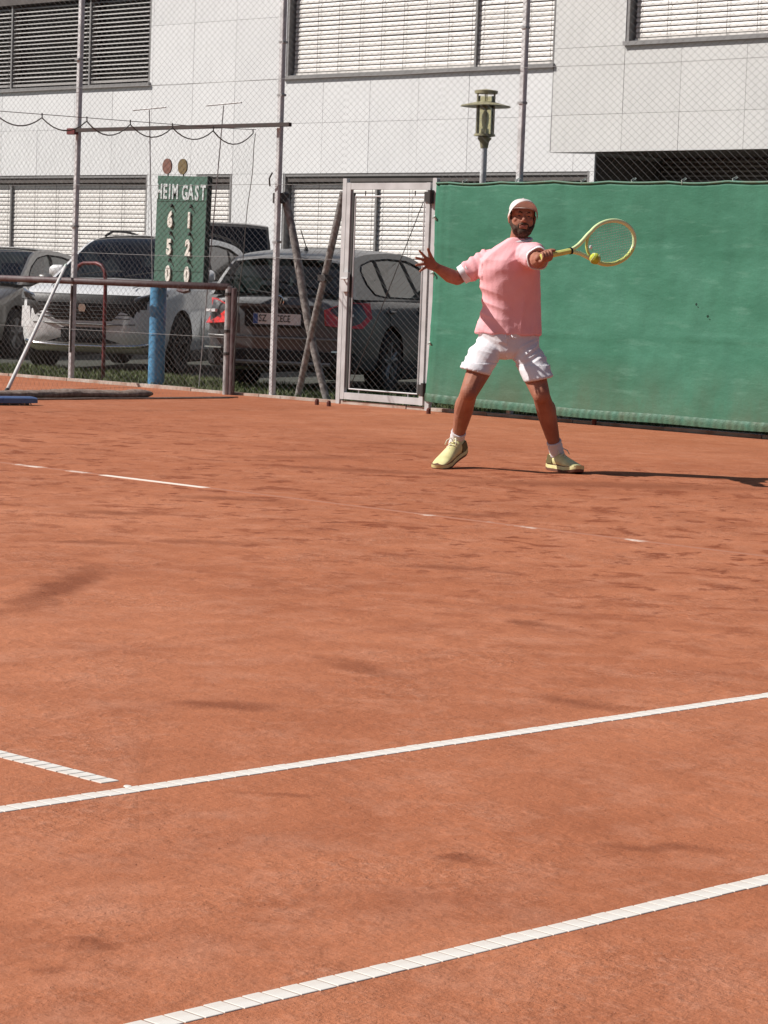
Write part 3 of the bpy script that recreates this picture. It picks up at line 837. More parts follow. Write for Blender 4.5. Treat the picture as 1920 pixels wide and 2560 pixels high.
def gate():
    r = tag(empty('mesh_gate', (-12.31, FY - .01, 0)), 'light grey steel gate with chain-link infill beside the green windscreen', 'gate')
    x0, x1, z0, z1, t = -.54, .535, .045, 2.06, .05
    f = MB()
    f.bbox(x0, x0 + t, -.02, .02, z0, z1, .004); f.bbox(x1 - t, x1, -.02, .02, z0, z1, .004)
    f.obj('stile', M['gate_grey'], r)
    MB().box(x0 + t, x1 - t, -.018, .018, z0 + .002, z0 + .065).obj('bottom_rail', M['gate_grey'], r)
    MB().box(x0 + t, x1 - t, -.018, .018, z1 - .062, z1 - .002).obj('top_rail', M['gate_grey'], r)
    # thin inner rods that stretch the mesh
    ix0, ix1, iz0, iz1 = x0 + t + .055, x1 - t - .03, z0 + .10, z1 - .125
    rod = MB()
    for a, c in (((ix0, iz0), (ix1, iz0)), ((ix0, iz1), (ix1, iz1)), ((ix0, iz0), (ix0, iz1)), ((ix1, iz0), (ix1, iz1))):
        rod.tube([(a[0], -.005, a[1]), (c[0], -.005, c[1])], .0075, 6)
    rod.obj('tension_rod', M['gate_grey'], r)
    MB().box(ix0 - .037, ix0 - .016, -.012, .012, iz0, iz1 + .03).obj('edge_strip', M['dark_iron'], r)
    MB().tube([(ix0 + .01, .0, iz0 + .02), (ix1 - .02, .0, iz1 - .05)], .004, 6).obj('diagonal_cable', M['dark_iron'], r)
    chain_mesh('wire_mesh', ix0, ix1, iz0, iz1, M['wire'], r)
    for x in (ix0 + .13, ix1 - .12):
        MB().tube([(x, -.006, iz1), (x, -.006, iz1 + .05)], .006, 5).obj('hook', M['dark_iron'], r)
        MB().tube([(x, -.006, iz0), (x, -.006, iz0 - .045)], .006, 5).obj('hook', M['gate_grey'], r)
    l = MB().bbox(-.035, .05, -.05, -.0245, -.09, .09, .006).obj('latch', M['gate_grey'], r, loc=(x0 + .03, 0, 1.14))
    MB().tube([(0.0, -.052, .03), (.0, -.085, .03), (.09, -.09, .03)], .009, 8).obj('lever', M['gate_grey'], l)
    for z in (.19, 1.93):
        h = MB().lathe([(0, -.06), (.028, -.06), (.028, .06), (0, .06)], 12, c=(x1 + .018, -.03, z)).obj('hinge', M['dark_iron'], r)
        MB().box(x1 - .06, x1 + .005, -.033, -.0245, z - .045, z + .045).obj('hinge_plate', M['dark_iron'], h)
    return r
gate()

def windscreen():
    r = tag(empty('windscreen', (-11.66, FY - .045, 0)), 'green fabric windscreen tied to the fence behind the player', 'windscreen')
    L, zb, zt = 6.6, .075, 2.055
    nx, nz = 200, 64
    V = []; F = []
    def dep(x, z, u):
        t = (z - zb) / (zt - zb)
        env = math.sin(math.pi * min(1, max(0, t))) ** .7
        d = .036 * noise.noise(Vector((x * .55, z * .9, 1))) * env
        d += .012 * noise.noise(Vector((x * 1.6 + z * .5, z * 1.9, 7))) * env
        d += .010 * noise.noise(Vector((x * 3.2 + z * 1.5, z * .7, 9))) + .004 * noise.noise(Vector((x * 9, z * 1.2, 3)))
        d += .0022 * noise.noise(Vector((x * 14, z * 9, 2)))
        # diagonal pulls towards the right end
        q = noise.noise(Vector(((x - z * .55) * 3.1, (x + z) * .5, 4)))
        d += .011 * q * max(0, min(1, (x - 1.7) / 1.5)) * env
        # horizontal seam
        d -= .006 * math.exp(-((z - .78 + .02 * math.sin(x)) / .012) ** 2)
        d -= .004 * math.exp(-((z - 1.5) / .010) ** 2)
        # left edge gathers
        d += .010 * math.sin(x * 60) * math.exp(-x / .10)
        return d
    for j in range(nz + 1):
        for i in range(nx + 1):
            x = L * i / nx; t = j / nz
            sag_top = .012 * abs(math.sin((x - .15) * math.pi / .62)) + .012 * noise.noise(Vector((x * 1.2, 0, 0)))
            sag_bot = .02 * noise.noise(Vector((x * .8, 3, 0))) + (.03 * math.exp(-x / .6))
            z = (zb + sag_bot) * (1 - t) + (zt - sag_top) * t
            V.append((x + .008 * noise.noise(Vector((0, z * 2, 8))) * (1 if i == 0 else 0), -.02 + dep(x, z, t) - .05 * (1 - t) ** 4, z))
    for j in range(nz):
        for i in range(nx):
            a = j * (nx + 1) + i
            F.append((a, a + 1, a + nx + 2, a + nx + 1))
    b = MB(); b.add(V, F)
    o = b.obj('fabric', M['screen'], r, smooth=True, recalc=False)
    md = o.modifiers.new('t', 'SOLIDIFY'); md.thickness = .0025; md.offset = 1
    # rolled top hem and puckered bottom hem
    top = [V[nz * (nx + 1) + i] for i in range(0, nx + 1)]
    MB().tube([(x, y - .004, z + .002) for x, y, z in top], .011, 6).obj('top_hem', M['screen_hem'], r, smooth=True)
    hb = MB(); n = 420; vs = []; fs = []
    for i in range(n):
        x = L * i / (n - 1); k = x / L * nx; i0 = min(int(k), nx - 1); a = Vector(V[i0]).lerp(Vector(V[i0 + 1]), k - i0)
        p = .004 * noise.noise(Vector((x * 38, 1, 0))) + .003 * math.sin(x * 90 + 5 * noise.noise(Vector((x * 4, 0, 0)))) 
        for q, (dy, dz) in enumerate(((-.002, .062), (-.008 + p, .045), (-.010 + p * 1.4, .02), (-.006 + p, -.012))):
            vs.append((a.x, a.y + dy, a.z + dz))
    for i in range(n - 1):
        for q in range(3): fs.append((i * 4 + q, i * 4 + q + 1, (i + 1) * 4 + q + 1, (i + 1) * 4 + q))
    hb.add(vs, fs); hb.obj('bottom_hem', M['screen_hem'], r, smooth=True, recalc=False)
    for x in (.32, .95, 1.7, 2.25, 2.78, 3.3, 3.85, 4.6, 5.3, 6.0):
        zt_ = V[nz * (nx + 1) + int(x / L * nx)][2]
        MB().tube([(-.006, -.012, -.014), (0, -.024, .004), (.008, .03, .034), (.002, .03, .042), (-.004, -.02, .02), (.004, -.018, -.004)], .0036, 5).obj('tie', M['tie'], r, loc=(x, -.008, zt_ + .005))
    for z in (.62, 1.25, 1.75):
        MB().tube([(.004, -.01, -.03), (.0, -.03, .0), (-.02, -.01, .01), (-.05, .02, .0), (-.03, -.02, -.012)], .007, 5).obj('tie', M['tie'], r, loc=(.012, -.02, z))
    # a torn spot low on the right
    MB().add([(0, 0, 0), (.012, 0, -.018), (.026, 0, -.006), (.018, 0, .012)], [(0, 1, 2, 3)]).add([(.022, 0, -.02), (.034, 0, -.034), (.042, 0, -.022)], [(0, 1, 2)]).obj('tear', M['tear'], r, loc=(3.02, -.085, 1.06))
    return r
def screen_mat():
    m = mat('screen_green', lin(60, 116, 92), 0.55, spec=0.35)
    t = m.node_tree; b = t.nodes['Principled BSDF']; tc = t.nodes.new('ShaderNodeTexCoord')
    def nz(s, det, st):
        mp = t.nodes.new('ShaderNodeMapping'); mp.inputs['Scale'].default_value = st
        t.links.new(tc.outputs['Object'], mp.inputs[0]); n = t.nodes.new('ShaderNodeTexNoise'); n.inputs['Scale'].default_value = s; n.inputs['Detail'].default_value = det
        n.inputs['Roughness'].default_value = .65
        t.links.new(mp.outputs[0], n.inputs['Vector']); return n.outputs['Fac']
    def ramp(v, a, bb):
        r = t.nodes.new('ShaderNodeMapRange'); r.inputs['From Min'].default_value = a; r.inputs['From Max'].default_value = bb; t.links.new(v, r.inputs['Value']); return r.outputs[0]
    def mix(f, A, B):
        x = t.nodes.new('ShaderNodeMix'); x.data_type = 'RGBA'; t.links.new(f, x.inputs[0])
        for i, c in ((6, A), (7, B)):
            if isinstance(c, tuple): x.inputs[i].default_value = c
            else: t.links.new(c, x.inputs[i])
        return x.outputs[2]
    def mul(a, k):
        x = t.nodes.new('ShaderNodeMath'); x.operation = 'MULTIPLY'; x.use_clamp = True; t.links.new(a, x.inputs[0])
        if isinstance(k, float): x.inputs[1].default_value = k
        else: t.links.new(k, x.inputs[1])
        return x.outputs[0]
    c = mix(ramp(nz(1.2, 5, (1, 1, 2.4)), .35, .65), lin(52, 112, 88), lin(68, 128, 104))
    c = mix(mul(ramp(nz(4, 6, (.6, 1, 3.0)), .56, .72), .5), c, lin(102, 152, 131))
    c = mix(mul(ramp(nz(60, 3, (1, 1, .5)), .4, .7), .25), c, lin(52, 102, 80))
    s = t.nodes.new('ShaderNodeSeparateXYZ'); t.links.new(tc.outputs['Object'], s.inputs[0])
    low = ramp(s.outputs['Z'], .62, .05)
    c = mix(mul(mul(low, ramp(nz(1.6, 5, (1, 1, .6)), .3, .65)), .62), c, lin(96, 78, 56))
    t.links.new(c, b.inputs['Base Color'])
    bp = t.nodes.new('ShaderNodeBump'); bp.inputs['Distance'].default_value = .004; bp.inputs['Strength'].default_value = .7
    t.links.new(nz(22, 5, (.5, 1, 1)), bp.inputs['Height']); t.links.new(bp.outputs[0], b.inputs['Normal'])
    return m
M['screen'] = screen_mat()
M['screen_hem'] = mat('screen_hem', lin(66, 114, 93), .6, col2=lin(80, 104, 82), vscale=9, bump=.003, bscale=60)
M['tie'] = mat('tie', lin(190, 205, 196), .7)
M['tear'] = mat('tear', lin(14, 50, 38), .9)
windscreen()

# ------------------------------------------------------------------ divider net between the courts (runs at right angles to the fence)
def divider_net():
    r = tag(empty('divider_net', (-14.0, 13.0, 0)), 'fine dark divider net with scalloped top rope hanging left of the fence', 'net')
    Ltot = 7.5
    wire_z = lambda y: 2.55 + .012 * y
    MB().tube([(0, .02, 2.56)] + [(0, -y, wire_z(-y) - .0) for y in np.linspace(.5, Ltot, 12)], .0035, 6).obj('suspension_wire', M['wire'], r)
    clips = [-.02 - .505 * k for k in range(15)]
    rope = []
    for a, c in zip(clips, clips[1:]):
        sag = .105 + random.uniform(-.02, .02)
        for i in range(9):
            t = i / 8
            rope.append((.004 * noise.noise(Vector((a * 3, t, 0))), a + (c - a) * t, wire_z((a + (c - a) * t)) - .03 - sag * 4 * t * (1 - t)))
    MB().tube(rope, .006, 6).obj('top_rope', M['net_cord'], r, smooth=True)
    for c in clips:
        MB().tube([(0, c, wire_z(c) + .012), (.004, c, wire_z(c) - .03)], .006, 6).obj('clip', M['dark_iron'], r)
    # net: a knotted diamond grid hanging from the rope, slack and a little wrinkled
    b = MB(); c = .052; ny = int(6.0 / c); nz = int(2.5 / c)
    def pt(i, j):
        # diagonal lattice
        y = -(i * c); t = j / nz
        k = (abs(y) % .505) / .505
        ztop = wire_z(y) - .03 - .105 * 4 * k * (1 - k)
        edge = .16 * (t ** .7) if i == 0 else 0
        z = ztop * (1 - t) + .03 * t
        w = .05 * noise.noise(Vector((y * .9, z * .7, 2))) + .02 * noise.noise(Vector((y * 3, z * 2, 6)))
        yy = y - (.17 * t ** .7) * max(0, 1 - i / 22) + .012 * noise.noise(Vector((y * 2.2, z * 3, 1)))
        return (w, yy, z + .012 * noise.noise(Vector((y * 4, z * 4, 9))))
    P = [[pt(i + (.5 if j % 2 else 0), j) for i in range(ny)] for j in range(nz + 1)]
    rr = .00055
    for j in range(nz):
        for i in range(ny):
            for di in ((0, -1) if j % 2 == 0 else (0, 1)):
                k = i + di
                if 0 <= k < ny:
                    p = P[j][i]; q = P[j + 1][k]
                    b.add([(p[0] - rr, p[1], p[2]), (p[0] + rr, p[1] - rr, p[2]), (p[0] + rr, p[1] + rr, p[2]), (q[0] - rr, q[1], q[2]), (q[0] + rr, q[1] - rr, q[2]), (q[0] + rr, q[1] + rr, q[2])],
                          [(0, 1, 4, 3), (1, 2, 5, 4), (2, 0, 3, 5)])
    o = b.obj('net_mesh', M['net_thread'], r, recalc=False); o['kind'] = 'stuff'
    MB().tube([tuple(Vector(P[j][0]) + Vector((0, .005, 0))) for j in range(0, nz + 1, 2)], .004, 5).obj('edge_cord', M['net_cord'], r, smooth=True)
    # surplus net bunched on the clay as a long roll
    pts = []; rad = []
    for i in range(30):
        y = -1.2 - i * .2; pts.append((.03 * math.sin(i * .9) + .02, y, .05 + .006 * math.sin(i * 1.7))); rad.append(.062 + .012 * noise.noise(Vector((i * .7, 0, 0))) - (.028 if i == 0 else 0))
    b = MB(); b.tube(pts, rad, 14); b.v = [(x_ * 1.7 - .01, y_, z_ * .72) for x_, y_, z_ in b.v]; o = b.obj('bunched_hem', M['net_bundle'], r, smooth=True)
    sb = o.modifiers.new('s', 'SUBSURF'); sb.levels = sb.render_levels = 2
    me = evaluate(o); o.modifiers.clear(); o.data = me
    displace(me, lambda c_, n_: .010 * noise.noise(c_ * 9) + .005 * noise.noise(c_ * 34))
    me.polygons.foreach_set('use_smooth', [True] * len(me.polygons))
    # loose folds of net trailing on the clay in front of the roll
    b = MB(); 
    for i in range(3):
        b.tube([(.16 + .05 * i + .03 * noise.noise(Vector((y * 1.5, i, 0))), -.25 - .1 * i + y, .008) for y in np.linspace(0, -5.6, 40)], [.006 + .006 * abs(noise.noise(Vector((y * 2, i, 4)))) for y in np.linspace(0, -5.6, 40)], 6)
    b.obj('trailing_cord', M['net_bundle'], r, smooth=True)
divider_net()

def t_pole(x, dx, ztop, lean, label):
    r = tag(empty('net_prop', (x, 13.36, 0)), label, 'pole', 'thin T-topped poles')
    MB().tube([(lean, 0, 0), (0, 0, ztop - .004)], .006, 6).obj('stem', M['galv'], r)
    MB().tube([(-dx, 0, ztop), (dx, 0, ztop + .02)], .008, 6).obj('crosspiece', M['galv'], r)
t_pole(-16.0, .26, 2.82, .2, 'thin grey pole with a T top rising behind the scoreboard')
t_pole(-14.86, .26, 2.84, -.25, 'thin grey T-topped pole standing right of the scoreboard')

# ------------------------------------------------------------------ scoreboard
def scoreboard():
    r = tag(empty('scoreboard', (-15.38, 13.30, 0)), 'green tennis scoreboard reading HEIM and GAST on a blue post', 'scoreboard')
    w2, zb, zt = .43, 1.05, 2.14
    B = MB().bbox(-w2, w2, -.022, .022, zb, zt, .004).obj('board', M['board_green'], r)
    B.rotation_euler = (0, R(1.2), 0); B.location = (-.022, 0, 0); B.scale = (.885, 1, 1)
    MB().box(w2 + .001, w2 + .012, -.025, .035, zb, zt + .006).obj('side_frame', M['board_side'], B)
    def txt(s, x, z, size, m, xs, ex=.004, bold=0.0, name='letter', shear=0):
        o = link(name, text_mesh(s, size, ex, name, m, bold, xs), B, (x, -.024 - ex, z)); o.rotation_euler = (0, 0, 0); return o
    for s, x in zip('HEIM', (-.385, -.285, -.205, -.112)):
        txt(s, x, 1.975, .205, M['letter'], .70, .002, .006)
    for s, x in zip('GAST', (.06, .16, .265, .372)):
        txt(s, x, 1.972 + random.uniform(-.004, .004), .205, M['letter'], .70, .002, .006)
    rows = [(1.695, '6', '1'), (1.42, '5', '2'), (1.15, '0', '0')]
    for z, a, c in rows:
        for s, x in ((a, -.165), (c, .165)):
            txt(s, x - .010, z + .002, .205, M['board_side'], .78, .003, .010, 'digit_shadow')  # dark offset copy of the digit, painted as its shadow
            o = txt(s, x, z, .205, M['digit'], .80, .006, .011, 'digit')
            o.location.y -= .006
            h = MB().tube([(0, 0, .010), (.0, -.026, .004), (.014, -.030, -.008)], .010, 6).obj('hook', M['ink'], B, loc=(x + .02, -.024, z + .142))
            MB().lathe([(0, -.012), (.017, -.012), (.017, 0), (0, 0)], 10, axis='y', c=(x + .012, -.024, z + .150)).obj('hook_hole', M['ink'], B)
    for x, m in ((-.30, 'disc_red'), (-.03, 'disc_olive')):
        MB().lathe([(0, -.008), (.078, -.008), (.078, .008), (0, .008)], 28, axis='y', c=(x, -.0, 2.235)).obj('disc', M[m], B, smooth=True, angle=40)
        MB().tube([(x, .02, 2.0), (x, .012, 2.2)], .008, 6).obj('disc_stem', M['dark_iron'], B)
    MB().lathe([(0, 0), (.085, 0), (.085, 1.02), (.08, 1.04), (0, 1.04)], 26, c=(-.395, .06, 0)).obj('post', M['blue_paint'], r, smooth=True, angle=40)
    MB().lathe([(.0855, .0), (.0875, .0), (.0875, .012), (.0855, .012)], 26, c=(-.395, .06, .53)).obj('post_seam', M['blue_paint'], r)
    MB().bbox(-.43, .30, .03, .09, 1.02, 1.075).obj('bracket', M['rail_paint'], r)
    MB().tube([(-.02, .0, 1.0), (.1, -.02, .985), (.16, 0, 1.0)], .02, 8).obj('chalk_tray', M['rail_paint'], r)
scoreboard()

def hoop():
    pts = []
    for a, z in ((-.27, 0), (-.27, 1.02), (-.25, 1.14), (-.19, 1.21), (-.11, 1.24), (.11, 1.245), (.2, 1.22), (.255, 1.16), (.27, 1.05), (.27, 0)):
        pts.append((a, 0, z))
    # resample smooth
    sm = []
    for i in range(len(pts) - 1):
        for k in range(4): sm.append(Vector(pts[i]).lerp(Vector(pts[i + 1]), k / 4))
    sm.append(Vector(pts[-1]))
    o = MB().tube(sm, .02, 10).obj('tube_hoop', M['red_paint'], smooth=True, loc=(-17.1, 13.52, 0))
    tag(o, 'dark red bent tube hoop standing behind the low rail', 'hoop')
hoop()

def leaning_pole():
    a = Vector((-15.12, 10.98, 0.0)); b = Vector((-16.93, 13.06, 1.20))
    r = tag(empty('court_broom', a), 'long pale pole leaning from the clay up to the fence post', 'broom pole')
    d = b - a
    MB().tube([Vector((0, 0, 0)) + d * t for t in np.linspace(0, 1, 7)], [.019, .019, .018, .018, .017, .017, .016], 10).obj('handle', M['guide_white'], r, smooth=True)
    MB().capsule(d * .995, d * 1.012, .018, .014, 10).obj('grip_cap', M['tie'], r, smooth=True)
    MB().capsule((0, 0, .012), d * .012, .022, .02, 10).obj('ferrule', M['dark_iron'], r, smooth=True)
leaning_pole()

def blue_brush():
    r = tag(empty('line_brush', (-13.24, 8.95, 0), R(76)), 'blue plastic court brush lying on clay beside the bunched net', 'brush')
    MB().loft([[(x, y * k, .03 + (z - .03) * k) for y, z in ((-.06, .02), (-.055, .06), (-.03, .075), (.03, .075), (.055, .06), (.06, .02))] for x, k in ((-.78, .8), (-.76, 1), (.76, 1), (.80, .8))]).obj('brush_back', M['blue_plastic'], r, smooth=True, angle=35)
    b = MB()
    for i in range(90):
        x = -.74 + i * 1.48 / 89
        for y in (-.035, 0, .035):
            b.tube([(x, y, .022), (x + random.uniform(-.01, .01), y * 1.4, 0.0)], .006, 4)
    o = b.obj('bristles', M['net_bundle'], r); o['kind'] = 'stuff'
blue_brush()

# ------------------------------------------------------------------ cars
def catmull(P, n=4):
    out = []
    for i in range(len(P) - 1):
        p0 = P[max(i - 1, 0)]; p1 = P[i]; p2 = P[i + 1]; p3 = P[min(i + 2, len(P) - 1)]
        for k in range(n):
            t = k / n
            out.append(tuple(0.5 * ((2 * b) + (-a + c) * t + (2 * a - 5 * b + 4 * c - d) * t * t + (-a + 3 * b - 3 * c + d) * t ** 3) for a, b, c, d in zip(p0, p1, p2, p3)))
    out.append(tuple(P[-1])); return out

def make_wheel(r, x, y, rad, width=.21, spokes=5, dark_rims=False):
    sgn = 1 if x > 0 else -1
    w = MB().lathe([(rad * .66, -width / 2), (rad * .93, -width / 2), (rad, -width / 2 + .03), (rad, width / 2 - .03), (rad * .93, width / 2), (rad * .66, width / 2 - .008), (rad * .66, -width / 2)], 32, axis='x').obj('wheel', M['rubber'], r, smooth=True, angle=40)
    w.location = (x, y, rad)
    rimmat = M['black_plastic'] if dark_rims else M['rim']
    b = MB(); rr = rad * .68
    fx = sgn * (width / 2 - .02)
    b.lathe([(rr, fx - sgn * .12), (rr, fx + sgn * .012), (rr * .93, fx + sgn * .012), (rr * .90, fx - sgn * .02), (rr * .90, fx - sgn * .1)], 32, axis='x')
    for k in range(spokes):
        a0 = 2 * math.pi * k / spokes + .3
        for d in (-.16, .16):
            p = [(.05, a0 + d * .6), (rr * .92, a0 + d * 1.15)]
            (r0, t0), (r1, t1) = p
            b.tube([(fx - sgn * .012, r0 * math.cos(t0), r0 * math.sin(t0)), (fx - sgn * .004, r1 * math.cos(t1), r1 * math.sin(t1))], [.026, .021], 6)
    b.lathe([(0, fx + sgn * .004), (.06, fx), (.07, fx - sgn * .05)], 16, axis='x')
    b.obj('rim', rimmat, w, smooth=True, angle=35)
    MB().lathe([(0, fx - sgn * .09), (rr * .9, fx - sgn * .09)], 24, axis='x').obj('brake_disc', M['black_plastic'], w)
    return w

def make_car(name, label, paint, loc, rz, L, hw, stations, prof, iA, iB, wb, wr, dlo, pillars, wheels, wrad, glass, tail='hatch', roofrails=False, front=None, rear=None):
    r = tag(empty(name, loc, rz), label, 'car', 'cars parked behind the fence')
    # lower body
    B = MB(); rings = []
    for (y, w, zb, zt) in stations:
        half = [(0, zb), (.78 * w, zb), (.95 * w, zb + .05), (.99 * w, zb + .17), (w, (zb + zt) * .5), (.985 * w, zt - .16), (.975 * w, zt - .12), (.955 * w, zt - .05), (.90 * w, zt - .008), (.78 * w, zt + .008), (.42 * w, zt + .025), (0, zt + .03)]
        ring = [(x, y, z) for x, z in half] + [(-x, y, z) for x, z in half[-2:0:-1]]
        rings.append(ring)
    B.loft(rings)
    body = B.obj('body', [M[paint], M['black_plastic']], r, smooth=True, angle=42)
    cut = MB(); cut.mi = 1
    for y in wheels:
        for s in (-1, 1):
            cut.lathe([(0, s * (hw - .30)), (wrad * 1.13, s * (hw - .30)), (wrad * 1.13, s * (hw + .2)), (0, s * (hw + .2))], 36, c=(0, y, wrad + .015), axis='x')
    co = cut.obj('cutter', [M[paint], M['black_plastic']], r)
    md = body.modifiers.new('b', 'BOOLEAN'); md.object = co; md.operation = 'DIFFERENCE'; md.solver = 'EXACT'
    me = evaluate(body); body.modifiers.clear(); body.data = me
    bpy.data.objects.remove(co)
    me.polygons.foreach_set('use_smooth', [True] * len(me.polygons)); me.set_sharp_from_angle(angle=R(38))
    # dark sills
    for s in (-1, 1):
        MB().bbox(s * hw * .90 - .06, s * hw * .90 + .06, wheels[0] + wrad * 1.2, wheels[1] - wrad * 1.2, .13, .27, .02).obj('side_sill', M['black_plastic'], r)
    # greenhouse
    prof = catmull(prof, 3)
    zb0 = prof[0][1]; zr = max(z for _, z in prof)
    hwz = lambda z: wb + (wr - wb) * (z - zb0) / (zr - zb0)
    ns = 10
    def row(y, z):
        h = hwz(z)
        return [(h * u, y, z + .035 * (1 - abs(u) ** 3.2) - (.0)) for u in [math.sin(math.pi / 2 * (2 * k / ns - 1)) for k in range(ns + 1)]]
    rows = [row(*p) for p in prof]
    def patch(i0, i1, c0, c1, off=0.0):
        b = MB(); vs = []; 
        for i in range(i0, i1 + 1): vs += rows[i][c0:c1 + 1]
        n = c1 - c0 + 1
        b.add(vs, [(a * n + k, a * n + k + 1, (a + 1) * n + k + 1, (a + 1) * n + k) for a in range(i1 - i0) for k in range(n - 1)])
        return b
    nP = len(rows) - 1
    iA *= 3; iB *= 3
    roof = patch(iA, iB, 0, ns)
    for i0, i1 in ((0, iA), (iB, nP)):
        for c0, c1 in ((0, 1), (ns - 1, ns)):
            p = patch(i0, i1, c0, c1); roof.add(p.v, p.f)
    roof_o = roof
    patch(0, iA, 1, ns - 1).obj('windscreen_glass', M[glass], r, smooth=True)
    patch(iB, nP, 1, ns - 1).obj('rear_glass', M['car_glass_dark' if glass != 'car_glass' else glass], r, smooth=True)
    # side frames with a real window opening, glass and dark pillars
    outer = [(y, z) for y, z in prof]
    hole = dlo
    tri = tessellate_polygon([[Vector((y, z, 0)) for y, z in outer], [Vector((y, z, 0)) for y, z in hole]])
    allp = outer + hole
    for s in (-1, 1):
        roof_o.add([(s * hwz(z), y, z) for y, z in allp], tri)
        g = MB(); g.add([(s * (hwz(z) - .008), y, z) for y, z in hole], tessellate_polygon([[Vector((y, z, 0)) for y, z in hole]]))
        g.obj('side_glass', M[glass], r)
        for (y0, z0, y1, z1, w) in pillars:
            pm = MB()
            pm.add([(s * (hwz(z0) - .002), y0 - w, z0), (s * (hwz(z0) - .002), y0 + w, z0), (s * (hwz(z1) - .002), y1 + w, z1), (s * (hwz(z1) - .002), y1 - w, z1)], [(0, 1, 2, 3)])
            pm.obj('window_pillar', M['black_plastic'], r)
        n = len(hole)
        tb = MB(); tb.tube([(s * (hwz(z) + .002), y, z) for y, z in hole], .009, 5, closed=True); tb.obj('window_trim', M['black_plastic'], r)
    roof_o.obj('cabin_shell', M[paint], r, smooth=True, angle=35)
    # interior
    y0 = prof[0][0]; y1 = prof[-1][0]
    MB().box(-wb * .94, wb * .94, y0 + .25, y1 - .15, .60, .74).obj('cabin_floor', M['seat'], r)
    for x in (-.36, .36):
        b = MB(); yb = y0 + 1.35
        b.loft([[(x + sx * w, yb + yy + .28 * (z - .7), z) for sx, yy in ((-1, -.05), (1, -.05), (1, .06), (-1, .06))] for w, z in ((.20, .70), (.24, .95), (.22, 1.12), (.13, 1.17))])
        b.loft([[(x + sx * w, yb + yy + .13, z) for sx, yy in ((-1, -.05), (1, -.05), (1, .05), (-1, .05))] for w, z in ((.10, 1.17), (.13, 1.20), (.13, 1.32), (.10, 1.345))])
        b.obj('front_seat', M['seat'], r, smooth=True, angle=50)
    b = MB(); yb = y0 + 2.25
    b.loft([[(sx * w, yb + yy + .3 * (z - .7), z) for sx, yy in ((-1, -.06), (1, -.06), (1, .06), (-1, .06))] for w, z in ((.60, .70), (.62, 1.0), (.58, 1.08))])
    for x in (-.40, .40):
        b.loft([[(x + sx * w, yb + yy + .15, z) for sx, yy in ((-1, -.05), (1, -.05), (1, .05), (-1, .05))] for w, z in ((.09, 1.08), (.12, 1.11), (.12, 1.23), (.09, 1.25))])
    b.obj('rear_seat', M['seat'], r, smooth=True, angle=50)
    MB().tube([(.36 + .18 * math.cos(a), y0 + .72 + .06 * math.sin(a), 1.02 + .17 * math.sin(a)) for a in np.linspace(0, 6.28, 20)][:-1], .014, 6, closed=True).obj('steering_wheel', M['black_plastic'], r)
    MB().box(-wb * .93, wb * .93, y0 - .02, y0 + .55, .84, zb0 - .02).obj('dashboard', M['black_plastic'], r)
    # wheels
    for y in wheels:
        for s in (-1, 1): make_wheel(r, s * (hw - .115), y, wrad, dark_rims=roofrails)
    # mirrors
    for s in (-1, 1):
        m_ = MB(); ym = prof[3][0] + .15
        m_.loft([[(s * (hwz(zb0) + .03 + dx), ym + .05 * math.cos(a) * k - .02, zb0 + .09 + .075 * math.sin(a) * k) for a in np.linspace(0, 2 * math.pi, 13)[:-1]] for dx, k in ((0, .55), (.03, 1), (.15, 1), (.19, .6))])
        o = m_.obj('mirror', M[paint], r, smooth=True, angle=40)
        MB().box(min(s * (hwz(zb0) - .03), s * (hwz(zb0) + .05)), max(s * (hwz(zb0) - .03), s * (hwz(zb0) + .05)), ym - .03, ym + .02, zb0 + .03, zb0 + .07).obj('mirror_arm', M['black_plastic'], o)
        # handles and shut lines
        for y in (y0 + 1.35, y0 + 2.30):
            MB().capsule((s * hw * 1.002, y, .84), (s * hw * 1.002, y + .17, .845), .016, .016, 8).obj('door_handle', M[paint], r, smooth=True)
        for y in (y0 + .45, y0 + 1.48, y0 + 2.42):
            b = MB(); b.tube([(s * (hw + .001), y, .32), (s * (hw * 1.002), y, .60), (s * hw * .985, y + .01, .80), (s * hw * .968, y + .02, .90)], .004, 4); b.obj('door_seam', M['black_plastic'], r)
    if roofrails:
        for s in (-1, 1):
            pr = [p for p in prof[iA:iB + 1]]
            b = MB(); b.tube([(s * (hwz(pr[0][1]) - .04), pr[0][0], pr[0][1] + .02)] + [(s * (hwz(z) - .045), y, z + .065) for y, z in pr[1:-1]] + [(s * (hwz(pr[-1][1]) - .04), pr[-1][0], pr[-1][1] + .02)], .016, 8)
            b.obj('roof_rail', M['black_plastic'], r, smooth=True)
    if front: front(r)
    if rear: rear(r)
    return r

def patch_on(r, name, m, pts, depth=.012, parent=None):
    # a lens or panel following the listed outline (x,y,z points), thickened outwards along its normal
    P = [Vector(p) for p in pts]; n = len(P); c = sum(P, Vector()) / n
    nn = Vector()
    for i in range(n): nn += (P[i] - c).cross(P[(i + 1) % n] - c)
    nn.normalize()
    b = MB(); vs = [p - nn * .02 for p in P] + [p + nn * depth * .4 for p in P] + [c + (p - c) * .93 + nn * depth for p in P] + [c + nn * depth * 1.15]
    fs = [tuple(reversed(range(n)))]
    for k in (0, 1):
        for i in range(n): fs.append((k * n + i, k * n + (i + 1) % n, (k + 1) * n + (i + 1) % n, (k + 1) * n + i))
    for i in range(n): fs.append((2 * n + i, 2 * n + (i + 1) % n, 3 * n))
    b.add(vs, fs)
    return b.obj(name, M[m], parent or r, smooth=True, angle=40)

